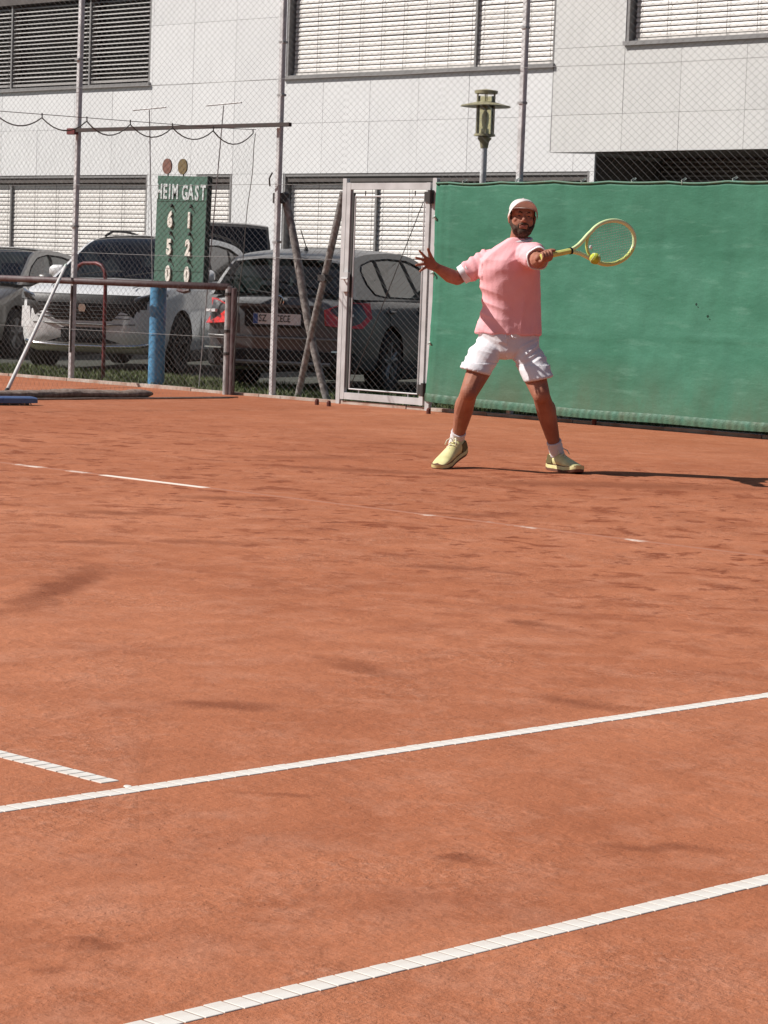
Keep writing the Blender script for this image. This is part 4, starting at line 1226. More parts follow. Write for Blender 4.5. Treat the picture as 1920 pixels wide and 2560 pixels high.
# --- dark grey estate seen from behind: nose at y=0, tail at y=L
LW = 4.55
wagon_st = [(0.0, .52, .34, .56), (.04, .66, .26, .64), (.18, .78, .19, .72), (.5, .85, .17, .80), (1.0, .885, .17, .90), (1.3, .892, .17, .95), (2.4, .895, .18, .965), (3.5, .89, .18, .975),
            (4.15, .865, .20, .975), (4.38, .835, .24, .965), (4.49, .79, .28, .93), (4.535, .72, .33, .86), (4.55, .60, .38, .74)]
wagon_pr = [(1.22, .955), (1.62, 1.17), (2.02, 1.36), (2.45, 1.445), (3.1, 1.455), (3.75, 1.425), (4.12, 1.375), (4.24, 1.315), (4.37, 1.13), (4.46, .965)]
wagon_dlo = [(1.50, .985), (1.85, 1.20), (2.15, 1.325), (2.5, 1.385), (3.1, 1.395), (3.65, 1.368), (3.98, 1.315), (4.06, 1.25), (4.02, 1.12), (3.88, 1.02), (3.6, .995), (2.5, .985)]
wagon_pl = [(2.50, .985, 2.66, 1.385, .045), (3.46, .99, 3.52, 1.375, .045), (1.78, .985, 1.80, 1.15, .022)]
def wagon_rear(r):
    y = LW
    for s in (-1, 1):
        patch_on(r, 'tail_lamp', 'red_lamp', [q for q in ([(s * .862, 4.24, .93), (s * .872, 4.18, .78), (s * .850, 4.40, .67), (s * .75, 4.543, .67), (s * .52, 4.575, .69), (s * .50, 4.565, .85), (s * .70, 4.50, .93)][::(1 if s < 0 else -1)])], .02)
        patch_on(r, 'reverse_lamp', 'white_lamp', [q for q in ([(s * .80, 4.52, .815), (s * .80, 4.525, .79), (s * .68, 4.575, .79), (s * .68, 4.572, .82)][::(1 if s < 0 else -1)])], .016)
        patch_on(r, 'reflector', 'chrome', [(s * .80, 4.545, .44), (s * .80, 4.547, .425), (s * .60, 4.585, .425), (s * .60, 4.585, .44)][::(1 if s < 0 else -1)], .012)
    # plate recess, plate, chrome bars, lower apron
    MB().bbox(-.36, .36, 4.545, 4.585, .655, .845, .02).obj('plate_recess', M['black_plastic'], r)
    p = MB().bbox(-.26, .26, 4.586, 4.600, .685, .797, .006).obj('number_plate', M['plate_white'], r)
    MB().box(.207, .258, 4.6005, 4.603, .69, .792).obj('plate_band', M['plate_blue'], p)
    for tx, x, sc in (('SZ', .155, .8), ('ICECE', -.06, .68)):
        o = link('plate_letter', text_mesh(tx, .098, .001, 'plate_letter', M['ink'], .001, sc), p, (x, 4.6035, .743)); o.rotation_euler = (0, 0, math.pi)
    MB().box(-.265, .265, 4.586, 4.607, .668, .684).obj('plate_holder', M['black_plastic'], p)
    MB().bbox(-.46, .46, 4.535, 4.59, .862, .89, .01).obj('trunk_strip', M['paint_dark'], r)
    MB().tube([(-.80, 4.47, .555), (-.68, 4.57, .552), (-.4, 4.60, .55), (.4, 4.60, .55), (.68, 4.57, .552), (.80, 4.47, .555)], .014, 6).obj('bumper_trim', M['rim'], r, smooth=True)
    MB().loft([[(x, yy + dy, z) for dy, z in ((-.08, .24), (.0, .26), (.018, .34), (.005, .42), (-.08, .43))] for x, yy in ((-.80, 4.46), (-.66, 4.57), (-.4, 4.595), (0, 4.60), (.4, 4.595), (.66, 4.57), (.80, 4.46))]).obj('rear_apron', M['black_plastic'], r, smooth=True, angle=40)
    MB().tube([(-.6, 4.60, .30), (.6, 4.60, .30)], .022, 6).obj('apron_strip', M['rim'], r)
    # round badge with a zig-zag sign
    b = MB().lathe([(.052, 0), (.06, .006), (.06, .012), (.050, .014), (.050, .004)], 24, axis='y', c=(0, 4.553, .925)).obj('badge_ring', M['chrome'], r, smooth=True, angle=40)
    MB().lathe([(0, 0.003), (.05, .003)], 20, axis='y', c=(0, 4.553, .925)).obj('badge_field', M['black_plastic'], b)
    z = [(-.034, .028), (-.016, -.034), (0, .004), (.016, -.034), (.034, .028)]
    MB().tube([(x, 4.562, .925 + q) for x, q in z], .006, 5).obj('badge_sign', M['chrome'], b)
    MB().tube([(-.012, 4.562, .965), (0, 4.562, .933), (.012, 4.562, .965)], .005, 5).obj('badge_sign', M['chrome'], b)
    # wiper, spoiler, aerial
    MB().tube([(0, 4.475, .985), (.12, 4.465, 1.0), (.38, 4.45, 1.03)], .010, 6).obj('rear_wiper', M['black_plastic'], r)
    MB().loft([[(x, yy, z) for yy, z in ((4.05, 1.395 + e), (4.30, 1.355 + e), (4.315, 1.335 + e), (4.10, 1.345 + e))] for x, e in ((-.58, -.015), (-.3, .02), (.3, .02), (.58, -.015))]).obj('spoiler', M['paint_dark'], r, smooth=True, angle=40)
    MB().lathe([(0, 0), (.03, 0), (.012, .05), (0, .055)], 10, c=(0, 3.85, 1.44)).obj('aerial_base', M['black_plastic'], r)
    MB().tube([(0, 3.85, 1.485), (0, 4.02, 1.66)], .0055, 5).obj('aerial', M['black_plastic'], r)
AZ = R(25)
ca, sa = math.cos(AZ), math.sin(AZ)
# tail centre at (-14.76,14.1); the estate's nose points away from the court
def car_origin(tx, ty, L, az): return (tx - math.sin(az) * L, ty + math.cos(az) * L, 0)
make_car('estate_car', 'dark grey estate car with rear number plate facing the gate', 'paint_dark', car_origin(-14.78, 14.12, LW, AZ), AZ + math.pi, LW, .895,
         wagon_st, wagon_pr, 3, 7, .815, .60, wagon_dlo, wagon_pl, (.88, 3.56), .325, 'car_glass', rear=wagon_rear)

# --- silver SUV facing the court
LS = 4.45
suv_st = [(0.0, .50, .40, .72), (.04, .66, .31, .80), (.16, .80, .25, .90), (.35, .875, .22, .965), (.8, .91, .22, 1.03), (1.15, .918, .22, 1.065), (2.4, .92, .23, 1.075), (3.5, .915, .23, 1.085),
          (4.0, .89, .25, 1.08), (4.28, .85, .30, 1.06), (4.40, .77, .36, .98), (4.45, .62, .45, .82)]
suv_pr = [(1.12, 1.065), (1.5, 1.30), (1.85, 1.50), (2.3, 1.59), (3.0, 1.61), (3.55, 1.575), (3.85, 1.53), (4.0, 1.46), (4.17, 1.25), (4.28, 1.075)]
suv_dlo = [(1.42, 1.10), (1.72, 1.33), (2.0, 1.465), (2.35, 1.525), (3.0, 1.54), (3.45, 1.505), (3.72, 1.44), (3.88, 1.30), (3.86, 1.20), (3.6, 1.12), (2.4, 1.105)]
suv_pl = [(2.35, 1.105, 2.48, 1.53, .045), (3.22, 1.11, 3.40, 1.51, .035), (3.48, 1.12, 3.60, 1.47, .014)]
def suv_front(r):
    # grille, intakes, lamps, bumper lip, fog-lamp strokes, badge
    MB().loft([[(x, yy, z) for yy, z in ((.02 + c, .90), (-.018 + c, .87), (-.030 + c, .74), (-.012 + c, .60), (.03 + c, .58))] for x, c in ((-.73, .125), (-.60, .045), (-.3, .006), (0, 0), (.3, .006), (.60, .045), (.73, .125))]).obj('grille', M['grille'], r, smooth=True, angle=50)
    for i in range(5):
        z = .63 + i * .042
        MB().tube([(-.56, .015, z), (-.3, -.026, z), (0, -.032, z), (.3, -.026, z), (.56, .015, z)], .006, 5).obj('grille_bar', M['black_plastic'], r)
    MB().loft([[(x, yy, z) for yy, z in ((.03 + c, .53), (-.008 + c, .52), (-.012 + c, .345), (.03 + c, .335))] for x, c in ((-.70, .12), (-.56, .05), (-.2, .004), (.2, .004), (.56, .05), (.70, .12))]).obj('lower_intake', M['black_plastic'], r, smooth=True, angle=50)
    MB().tube([(-.74, .15, .34), (-.6, .055, .315), (-.3, .0, .305), (.3, .0, .305), (.6, .055, .315), (.74, .15, .34)], [.03, .024, .016, .016, .024, .03], 8).obj('bumper_lip', M['chrome'], r, smooth=True)
    MB().tube([(-.62, .03, .565), (-.3, -.02, .555), (.3, -.02, .555), (.62, .03, .565)], .010, 6).obj('bumper_strip', M['rim'], r, smooth=True)
    for s in (-1, 1):
        patch_on(r, 'headlamp', 'clear_lamp', [(s * .56, .035, .80), (s * .60, .04, .87), (s * .74, .10, .915), (s * .86, .34, .955), (s * .875, .42, .91), (s * .82, .20, .83)][::(1 if s > 0 else -1)], .02)
        patch_on(r, 'headlamp_inner', 'grille', [(s * .60, .028, .82), (s * .70, .075, .885), (s * .78, .15, .90), (s * .74, .115, .84)][::(1 if s > 0 else -1)], .034)
        MB().tube([(s * .60, .045, .76), (s * .70, .09, .68), (s * .77, .16, .57)], [.006, .010, .012], 6).obj('day_lamp', M['white_lamp'], r, smooth=True)
        patch_on(r, 'fog_panel', 'paint_silver', [(s * .66, .06, .74), (s * .80, .18, .74), (s * .83, .24, .50), (s * .72, .12, .46), (s * .64, .055, .50)][::(1 if s > 0 else -1)], .015)
    MB().prism([(-.035, .70), (.035, .70), (.045, .75), (.03, .785), (-.03, .785), (-.045, .75)], -.05, -.03).obj('badge', M['chrome'], r)
    MB().bbox(-.26, .26, -.022, -.006, .40, .51, .006).obj('number_plate', M['black_plastic'], r)
    # bonnet creases and wipers
    for s in (-1, 1):
        MB().tube([(s * .50, .25, .985), (s * .58, .7, 1.045), (s * .60, 1.05, 1.083)], .007, 5).obj('bonnet_crease', M['paint_silver'], r, smooth=True)
    for x in (-.45, .12):
        MB().tube([(x, 1.06, 1.115), (x + .25, 1.14, 1.165), (x + .52, 1.16, 1.175)], .009, 5).obj('wiper', M['black_plastic'], r)
AS = R(31)
make_car('silver_suv', 'silver SUV with roof rails facing the court, right of scoreboard post', 'paint_silver', (-18.86, 14.85, 0), AS, LS, .92,
         suv_st, suv_pr, 3, 7, .83, .62, suv_dlo, suv_pl, (.88, 3.55), .345, 'car_glass_dark', roofrails=True, front=suv_front)

# --- grey hatchback further left
hat_st = [(0.0, .50, .36, .58), (.05, .66, .27, .66), (.2, .79, .2, .74), (.5, .85, .18, .82), (.95, .875, .18, .91), (1.2, .88, .18, .95), (2.4, .885, .19, .965), (3.3, .88, .19, .97), (3.9, .85, .22, .96), (4.15, .79, .28, .92), (4.25, .62, .4, .78)]
hat_pr = [(1.0, .955), (1.45, 1.18), (1.85, 1.37), (2.3, 1.435), (2.8, 1.42), (3.3, 1.36), (3.65, 1.27), (3.85, 1.19), (4.02, 1.06), (4.12, .96)]
hat_dlo = [(1.3, .99), (1.65, 1.20), (1.98, 1.325), (2.35, 1.37), (2.8, 1.355), (3.2, 1.30), (3.5, 1.22), (3.62, 1.10), (3.5, 1.03), (2.4, .99)]
hat_pl = [(2.3, .99, 2.42, 1.365, .05), (3.12, 1.01, 3.2, 1.30, .02)]
def hat_front(r):
    for s in (-1, 1):
        patch_on(r, 'headlamp', 'clear_lamp', [(s * .50, .03, .66), (s * .55, .05, .73), (s * .75, .16, .77), (s * .82, .34, .79), (s * .80, .28, .70)][::(1 if s > 0 else -1)], .02)
    MB().loft([[(x, c, z) for z in (.38, .50)] for x, c in ((-.55, .04), (0, -.015), (.55, .04))], cap=False, closed=False).obj('grille', M['grille'], r)
make_car('hatchback', 'grey hatchback at the left edge beyond the divider net', 'paint_grey', (-23.35, 15.9, 0), R(29), 4.25, .885, hat_st, hat_pr, 3, 7, .80, .58, hat_dlo, hat_pl, (.82, 3.38), .315, 'car_glass', front=hat_front)

# --- tall dark van behind the SUV
van_st = [(a_, b_ * .84, c_, d_) for a_, b_, c_, d_ in [(0.0, .60, .36, .70), (.05, .76, .28, .82), (.25, .86, .22, .95), (.8, .93, .2, 1.08), (1.1, .95, .2, 1.12), (2.5, .955, .2, 1.13), (4.0, .955, .2, 1.13), (4.6, .94, .22, 1.13), (4.75, .90, .26, 1.12), (4.80, .86, .3, 1.10)]]
van_pr = [(.95, 1.12), (1.3, 1.45), (1.65, 1.72), (2.0, 1.85), (3.0, 1.90), (4.0, 1.90), (4.5, 1.885), (4.66, 1.83), (4.74, 1.5), (4.77, 1.13)]
van_dlo = [(1.35, 1.17), (1.6, 1.45), (1.85, 1.64), (2.2, 1.70), (3.2, 1.70), (4.2, 1.70), (4.45, 1.66), (4.5, 1.3), (4.4, 1.18), (2.5, 1.16)]
van_pl = [(2.3, 1.16, 2.36, 1.70, .06), (3.3, 1.16, 3.33, 1.70, .06)]
make_car('van', 'dark grey van with rounded roof corner parked behind the silver SUV', 'paint_van', car_origin(-22.50, 20.12, 4.8, R(48)), R(48) + math.pi, 4.8, .80, van_st, van_pr, 3, 7, .755, .68, van_dlo, van_pl, (.95, 3.85), .33, 'paint_van')

# ------------------------------------------------------------------ the player
M['skin'] = mat('skin', (0.38, 0.165, 0.105), 0.62, col2=(0.30, 0.115, 0.07), vscale=9, bump=0.0006, bscale=160, spec=0.3)
M['shirt'] = mat('shirt', lin(240, 182, 186), 0.75, col2=lin(234, 170, 175), vscale=6, bump=0.0012, bscale=120, spec=0.25)
M['white_cloth'] = mat('white_cloth', (0.72, 0.70, 0.72), 0.8, var=0.04, vscale=8, bump=0.001, bscale=130, spec=0.2)
M['cap_cloth'] = mat('cap_cloth', (0.66, 0.60, 0.575), 0.8, var=0.05, vscale=20, bump=0.0006, bscale=200, spec=0.2)
M['hair'] = mat('hair', (0.045, 0.026, 0.018), 0.85, col2=(0.085, 0.05, 0.035), vscale=90, bump=0.002, bscale=220, spec=0.2)
M['shoe'] = mat('shoe', lin(224, 218, 160), 0.55, col2=lin(204, 195, 138), vscale=18, bump=0.0008, bscale=120)
M['shoe_dark'] = mat('shoe_dark', lin(96, 84, 48), 0.6)
M['sole'] = mat('sole', (0.16, 0.065, 0.04), 0.85, var=0.2, vscale=20)
M['lace'] = mat('lace', (0.75, 0.72, 0.55), 0.8)
M['eye_shaded'] = mat('eye_shaded', (0.14, 0.10, 0.09), 0.5)  # eyeball darkened, shade of a squint put into its colour
M['lips'] = mat('lips', (0.30, 0.095, 0.08), 0.5)
M['racket_white'] = mat('racket_white', (0.74, 0.88, 0.46), 0.3, coat=0.5)
M['racket_lime'] = mat('racket_lime', lin(214, 224, 130), 0.35, coat=0.4)
M['grip_lime'] = mat('grip_lime', lin(216, 214, 120), 0.7, var=0.08, vscale=40, bump=0.001, bscale=90)
M['string'] = mat('string', (0.45, 0.45, 0.42), 0.6)
M['ball'] = mat('ball', lin(196, 206, 74), 0.95, col2=lin(168, 176, 58), vscale=60, bump=0.002, bscale=130)
M['ball_seam'] = mat('ball_seam', lin(226, 228, 196), 0.8)

def player():
    X0 = (-6.377, 8.320, 0)
    b = MB(); V3 = Vector
    # --- torso under the clothes
    b.ell((-.045, .04, .83), (.145, .095, .12), 20, 12)
    b.capsule((-.04, .04, .85), (-.035, .03, 1.05), .110, .105)
    b.ell((-.05, .01, 1.20), (.135, .085, .19), 20, 12)
    b.capsule((-.16, .06, 1.31), (.08, -.09, 1.345), .055, .055)
    # neck
    b.capsule((-.01, .015, 1.38), (.008, .0, 1.50), .058, .054)
    # legs: image-left leg pushing off the toes, image-right leg planted
    hipL, kneeL, ankL = (-.135, .05, .80), (-.280, -.185, .478), (-.340, .055, .155)
    hipR, kneeR, ankR = (.050, .05, .80), (.166, -.175, .482), (.292, .015, .115)
    def leg(h, k, a, s):
        h, k, a = V3(h), V3(k), V3(a)
        b.capsule(h + V3((0, 0, -.04)), h.lerp(k, .55), .074, .075, 14)
        b.capsule(h.lerp(k, .55), k, .078, .056, 14)
        b.ell(k + V3((0, -.018, 0)), (.05, .045, .058))
        b.capsule(k, k.lerp(a, .35) + V3((.004 * s, .022, 0)), .053, .060, 14)
        b.capsule(k.lerp(a, .35) + V3((.004 * s, .022, 0)), k.lerp(a, .72) + V3((0, .008, 0)), .060, .044, 14)
        b.capsule(k.lerp(a, .7) + V3((0, .006, 0)), a, .043, .036, 12)
        b.ell(k.lerp(a, .33) + V3((.022 * s, .026, 0)), (.042, .045, .085))
    leg(hipL, kneeL, ankL, -1); leg(hipR, kneeR, ankR, 1)
    # arms
    shL, elL, wrL = V3((-.185, .07, 1.31)), V3((-.372, .08, 1.178)), V3((-.505, -.115, 1.238))
    b.capsule(shL, shL.lerp(elL, .5), .056, .050); b.capsule(shL.lerp(elL, .5), elL, .050, .042)
    b.capsule(elL, elL.lerp(wrL, .35) + V3((0, 0, -.006)), .043, .046); b.capsule(elL.lerp(wrL, .35) + V3((0, 0, -.006)), wrL, .045, .028)
    shR, elR, wrR = V3((.09, -.115, 1.355)), V3((.100, -.385, 1.297)), V3((.112, -.60, 1.312))
    b.capsule(shR, elR, .056, .043)
    b.capsule(elR, elR.lerp(wrR, .35), .044, .047); b.capsule(elR.lerp(wrR, .35), wrR, .047, .029)
    # free hand: palm and five spread fingers
    def hand(wr, kn, side, nrm, tips, thumb, rp=.013):
        wr, kn, side, nrm = V3(wr), V3(kn), V3(side).normalized(), V3(nrm).normalized()
        for f in (-1.4, -.5, .45, 1.35):
            b.capsule(wr + side * f * .010, kn + side * f * .0185, .017, rp, 10, 3)
        b.capsule(wr + side * .012, wr.lerp(kn, .55) + side * .020, .02, .017, 10, 3)
        for f, chain in zip((1.4, .47, -.48, -1.4), tips):
            p = kn + side * f * .0195
            prev = p
            rr = [.0100, .0092, .0085, .0076] if abs(f) < 1.3 else [.0095, .0086, .0078, .007]
            for i, q in enumerate(chain):
                b.capsule(prev, V3(q), rr[i], rr[i + 1], 9, 3); prev = V3(q)
        prev = wr.lerp(kn, .28) + side * .024
        for i, q in enumerate(thumb):
            b.capsule(prev, V3(q), [.0155, .012, .0105][i], [.012, .0105, .009][i], 9, 3); prev = V3(q)
    kn = V3((-.570, -.180, 1.268))
    side = V3((-.12, -.25, .96))            # towards the thumb
    base = [kn + side.normalized() * f * .0195 for f in (1.4, .47, -.48, -1.4)]
    dirs = [V3((-.62, -.52, .58)), V3((-.82, -.52, .22)), V3((-.86, -.50, -.10)), V3((-.74, -.50, -.44))]
    lens = [(.040, .024, .019), (.044, .027, .020), (.041, .025, .019), (.032, .019, .017)]
    tips = []
    for p, d, l in zip(base, dirs, lens):
        d = d.normalized(); c = []; q = p
        for i, ll in enumerate(l):
            d2 = (d + V3((.12, -.42, -.08)) * i * .55).normalized(); q = q + d2 * ll; c.append(q)
        tips.append(c)
    hand(wrL, kn, side, (.4, -.9, 0), tips, [V3((-.545, -.170, 1.305)), V3((-.556, -.190, 1.328)), V3((-.565, -.200, 1.350))])
    # racket hand: fist closed round the grip
    ax = V3((.832, .505, .205)).normalized()            # racket axis, butt to tip
    butt = V3((.112, -.668, 1.322))
    gp = lambda t: butt + ax * t
    up = (V3((0, 0, 1)) - ax * ax.z).normalized(); fw = ax.cross(up).normalized()    # fw points away from / towards the camera
    if fw.y > 0: fw = -fw
    arc = lambda t, ph, rad: gp(t) + (up * math.sin(R(ph)) + fw * math.cos(R(ph))) * rad
    # palm behind the grip, heel of the hand towards the butt
    b.capsule(wrR, arc(-.010, 190, .030), .029, .024, 12); b.capsule(wrR, arc(.038, 175, .030), .027, .020, 12)
    b.capsule(arc(-.018, 200, .029), arc(.046, 185, .029), .020, .018, 12); b.capsule(arc(-.012, 235, .028), arc(.038, 225, .028), .016, .015, 10)
    for t, rr in ((-.022, .0090), (-.002, .0098), (.019, .0101), (.040, .0096)):
        prev = arc(t, 215, .029)
        for i, ph in enumerate((262, 312, 358, 398, 428)):
            q_ = arc(t + .003 * (i + 1), ph, .0290 - .0005 * i); b.capsule(prev, q_, rr - .0003 * i, rr - .0003 * (i + 1), 10, 3); prev = q_
    prev = arc(.006, 165, .030)
    for (t, ph, rad), r0, r1 in (((.038, 128, .029), .0150, .0122), ((.066, 95, .0275), .0122, .0105), ((.084, 66, .0265), .0105, .0090)):
        q_ = arc(t, ph, rad); b.capsule(prev, q_, r0, r1, 10, 3); prev = q_
    # head, turned a little towards the ball; face looks at the camera, chin slightly up
    HR = Matrix.Rotation(R(5), 3, 'Z') @ Matrix.Rotation(R(-7), 3, 'X') @ Matrix.Rotation(R(3), 3, 'Y')
    HC = V3((.014, -.012, 1.565))
    hp = lambda x, y, z: HC + HR @ V3((x, y, z))
    b.ell(hp(0, .018, .035), (.076, .096, .088), 22, 14, HR)
    b.ell(hp(0, -.010, -.035), (.071, .076, .080), 22, 14, HR)
    b.ell(hp(0, -.030, -.078), (.056, .052, .040), 18, 10, HR)      # jaw and chin
    b.ell(hp(0, -.070, -.092), (.022, .018, .018), 14, 8, HR)
    b.capsule(hp(-.038, -.070, .018), hp(.038, -.070, .018), .016, .016)   # brow ridge
    for s in (-1, 1):
        b.ell(hp(.044 * s, -.054, -.022), (.020, .018, .018), 14, 8, HR)       # cheek bones
        b.ell(hp(.077 * s, .012, -.006), (.010, .022, .034), 14, 8, HR)       # ears
        b.ell(hp(.083 * s, .018, .006), (.007, .017, .020), 12, 8, HR)
    b.capsule(hp(0, -.080, .012), hp(0, -.100, -.026), .009, .0135)         # nose
    b.ell(hp(0, -.094, -.033), (.019, .013, .010), 14, 8, HR)
    b.capsule(hp(-.020, -.084, -.058), hp(.020, -.084, -.058), .009, .009)
    b.capsule(hp(-.017, -.082, -.071), hp(.017, -.082, -.071), .010, .010)
    # feet inside the shoes
    toeL, heelL = V3((-.455, -.165, .028)), V3((-.305, .06, .105))
    toeR, heelR = V3((.432, -.175, .032)), V3((.275, .045, .045))
    b.capsule(heelL + V3((0, 0, -.01)), heelL.lerp(toeL, .6) + V3((0, 0, -.012)), .028, .018); b.capsule(V3(ankL), heelL + (toeL - heelL) * .2, .036, .034)
    b.capsule(heelR, heelR.lerp(toeR, .6), .028, .018); b.capsule(V3(ankR), heelR + (toeR - heelR) * .2, .036, .034)
    P = remeshed(b, 'person', M['skin'], .0036, 4)
    P.location = X0; P.rotation_euler = (0, 0, 0.777663)
    tag(P, 'bearded tennis player in pink shirt, white shorts and pale cap lunging to hit', 'person')

    # --- clothing
    def ring(cx, cy, z, rx, ry, n=28, tw=0):
        return [(cx + rx * math.cos(a) * math.cos(tw) - ry * math.sin(a) * math.sin(tw), cy + rx * math.cos(a) * math.sin(tw) + ry * math.sin(a) * math.cos(tw), z) for a in np.linspace(0, 2 * math.pi, n + 1)[:-1]]
    s = MB(); T = R(-5)
    s.loft([ring(-.045, .035, .842, .206, .142, tw=R(-4)), ring(-.043, .035, .875, .203, .142, tw=R(-4)), ring(-.035, .035, .95, .190, .137, tw=R(-4)), ring(-.032, .03, 1.05, .183, .135, tw=R(-4)), ring(-.042, .015, 1.15, .190, .135, tw=R(-4)),
            ring(-.052, .0, 1.24, .190, .130, tw=T), ring(-.054, -.005, 1.30, .184, .118, tw=T), ring(-.046, -.008, 1.345, .158, .098, tw=T), ring(-.028, -.008, 1.39, .118, .080, tw=T), ring(-.010, .0, 1.425, .082, .070, tw=T), ring(-.002, .0, 1.440, .067, .064, tw=T)])
    # sleeves
    def cone(a, c, ra, rb, n=20, k=6):
        a = V3(a); c = V3(c); d = (c - a).normalized(); u = d.orthogonal().normalized(); w = d.cross(u)
        s.loft([[a.lerp(c, i / k) + (u * math.cos(t) + w * math.sin(t)) * (ra + (rb - ra) * i / k) for t in np.linspace(0, 2 * math.pi, n + 1)[:-1]] for i in range(k + 1)])
    s.capsule((-.155, .055, 1.295), (-.19, .055, 1.285), .080, .076)
    cone((-.17, .06, 1.300), (-.318, .078, 1.215), .082, .063)
    s.capsule((.06, -.09, 1.335), (.09, -.13, 1.345), .085, .078)
    cone((.075, -.10, 1.335), (.104, -.290, 1.318), .085, .069)
    sh = remeshed(s, 'shirt', M['shirt'], .0055, 5, P)
    def ridge(v): return 1 - 2 * abs(noise.noise(v)) * 1.6
    def shirt_fold(c, n):
        d = .005 * noise.noise(V3((c.x * 7, c.y * 6, c.z * 5)))
        u = (c.x * .75 + c.z * .66); w = (c.z * .75 - c.x * .66)
        # drag lines from the racket shoulder down across the chest, and soft horizontal creases on the sunny side
        d += .0045 * ridge(V3((u * 2.6, w * 11, c.y * 3))) * max(0, min(1, (c.z - 1.0) / .25))
        side = max(0, min(1, (-.02 - c.x) / .12))
        d += .0050 * ridge(V3((c.x * 4, c.y * 3, c.z * 13 + c.x * 3))) * side * max(0, min(1, (1.24 - c.z) / .1))
        d += .0055 * ridge(V3((c.x * 9, c.y * 6, c.z * 2.2))) * (1 - side) * max(0, min(1, (1.2 - c.z) / .2))
        if c.x < -.22 and c.z > 1.17: d += .007 * math.sin((c.x * .8 + c.z * .6) * 120 + 3 * noise.noise(c * 9)) * .6
        if c.z < .90: d += .008 * math.sin(math.atan2(c.y, c.x + .045) * 7 + 2 * noise.noise(c * 5)) * (.90 - c.z) / .06 * .6
        return d
    displace(sh.data, shirt_fold)
    MB().tube([(-.000 + .075 * math.cos(a) * math.cos(T) - .062 * math.sin(a) * math.sin(T), .0 + .075 * math.cos(a) * math.sin(T) + .066 * math.sin(a) * math.cos(T), 1.432 - .016 * math.sin(a + .6) * -1 - .006) for a in np.linspace(0, 2 * math.pi, 29)[:-1]], .0115, 8, closed=True).obj('collar', M['white_cloth'], sh, smooth=True)
    def cuff(a, c, r0, r1, name='sleeve_cuff'):
        a = V3(a); c = V3(c); d = (c - a).normalized(); u = d.orthogonal().normalized(); w = d.cross(u); m = MB(); n = 28; rs = []
        for p, r in ((a, r0), (c, r1), (c - d * .002, r1 - .006), (a, r0 - .008)):
            rs.append([p + (u * math.cos(t) + w * math.sin(t)) * (r + .0025 * math.sin(t * 5 + 1)) for t in np.linspace(0, 2 * math.pi, n + 1)[:-1]])
        m.loft(rs, cap=False); m.obj(name, M['white_cloth'], sh, smooth=True, angle=50)
    cuff((-.300, .076, 1.227), (-.348, .080, 1.196), .064, .058)
    cuff((.102, -.270, 1.320), (.107, -.312, 1.312), .073, .070)
    # shorts
    s = MB()
    s.loft([ring(-.045, .04, .875, .182, .130), ring(-.045, .042, .80, .196, .145), ring(-.045, .045, .735, .190, .142), ring(-.05, .045, .695, .13, .11)])
    def leg_cone(a, c, ra, rb):
        a = V3(a); c = V3(c); k = 8; n = 24
        s.loft([[tuple(a.lerp(c, i / k) + V3(((ra + (rb - ra) * i / k) * math.cos(t), (ra + (rb - ra) * i / k) * 1.08 * math.sin(t), -.02 * math.cos(t) * (i / k) * (1 if c.x < 0 else -1)))) for t in np.linspace(0, 2 * math.pi, n + 1)[:-1]] for i in range(k + 1)])
    leg_cone((-.135, .045, .80), (-.243, -.10, .612), .110, .089)
    leg_cone((.045, .045, .80), (.150, -.125, .578), .110, .083)
    so_ = remeshed(s, 'shorts', M['white_cloth'], .0055, 4, P)
    def short_fold(c, n):
        u = c.x * .45 + c.z * .9 if c.x < -.05 else -c.x * .62 + c.z * .78
        w = c.x * .9 - c.z * .45 if c.x < -.05 else c.x * .78 + c.z * .62
        d = .008 * ridge(V3((u * 11, w * 3, c.y * 2.5))) + .005 * ridge(V3((u * 24, w * 6, c.y * 5)))
        d += .003 * noise.noise(c * 13)
        d *= max(.25, min(1, (c.z - .60) / .08))
        return d * (1 if c.z < .84 else .4) + (.006 if c.z < .66 else 0)
    displace(so_.data, short_fold)
    MB().tube([(-.065, -.104, .842), (-.06, -.118, .825), (-.045, -.115, .812)], .004, 6).obj('drawstring', M['white_cloth'], so_)
    MB().tube([(-.03, -.104, .842), (-.02, -.118, .828), (.0, -.112, .822)], .004, 6).obj('drawstring', M['white_cloth'], so_)
    # socks
    def sock(k, a, h, name='sock'):
        k, a, h = V3(k), V3(a), V3(h); m = MB(); d = (k - a).normalized()
        top = a + d * .085
        n = 22; u = d.orthogonal().normalized(); w = d.cross(u); rs = []
        for i in range(13):
            t = i / 12; p = top.lerp(a - d * .03, t); r = .0465 - .003 * t + .0022 * math.sin(i * 2.1)
            rs.append([p + (u * math.cos(q) + w * math.sin(q)) * r for q in np.linspace(0, 2 * math.pi, n + 1)[:-1]])
        m.loft(rs); o = m.obj(name, M['white_cloth'], P, smooth=True, angle=60)
    sock(kneeL, ankL, heelL); sock(kneeR, ankR, heelR)
    # shoes
    def shoe(heel, toe, up_, name='shoe'):
        heel, toe = V3(heel), V3(toe); d = (toe - heel); L = d.length; d.normalize()
        sd = d.cross(V3(up_)).normalized(); uu = sd.cross(d).normalized()
        tr = lambda t, x, z: tuple(heel + d * t + sd * x * 1.08 + uu * z * 1.16)
        prof = [(-.062, .026, .030, .060), (-.05, .035, .022, .088), (-.02, .040, .020, .104), (.03, .041, .020, .100), (.08, .042, .020, .090), (.13, .046, .020, .076), (.18, .051, .020, .060), (.225, .049, .022, .050), (.255, .038, .026, .043), (.268, .020, .030, .036)]
        k = (L + .05) / .275
        m = MB(); rs = []
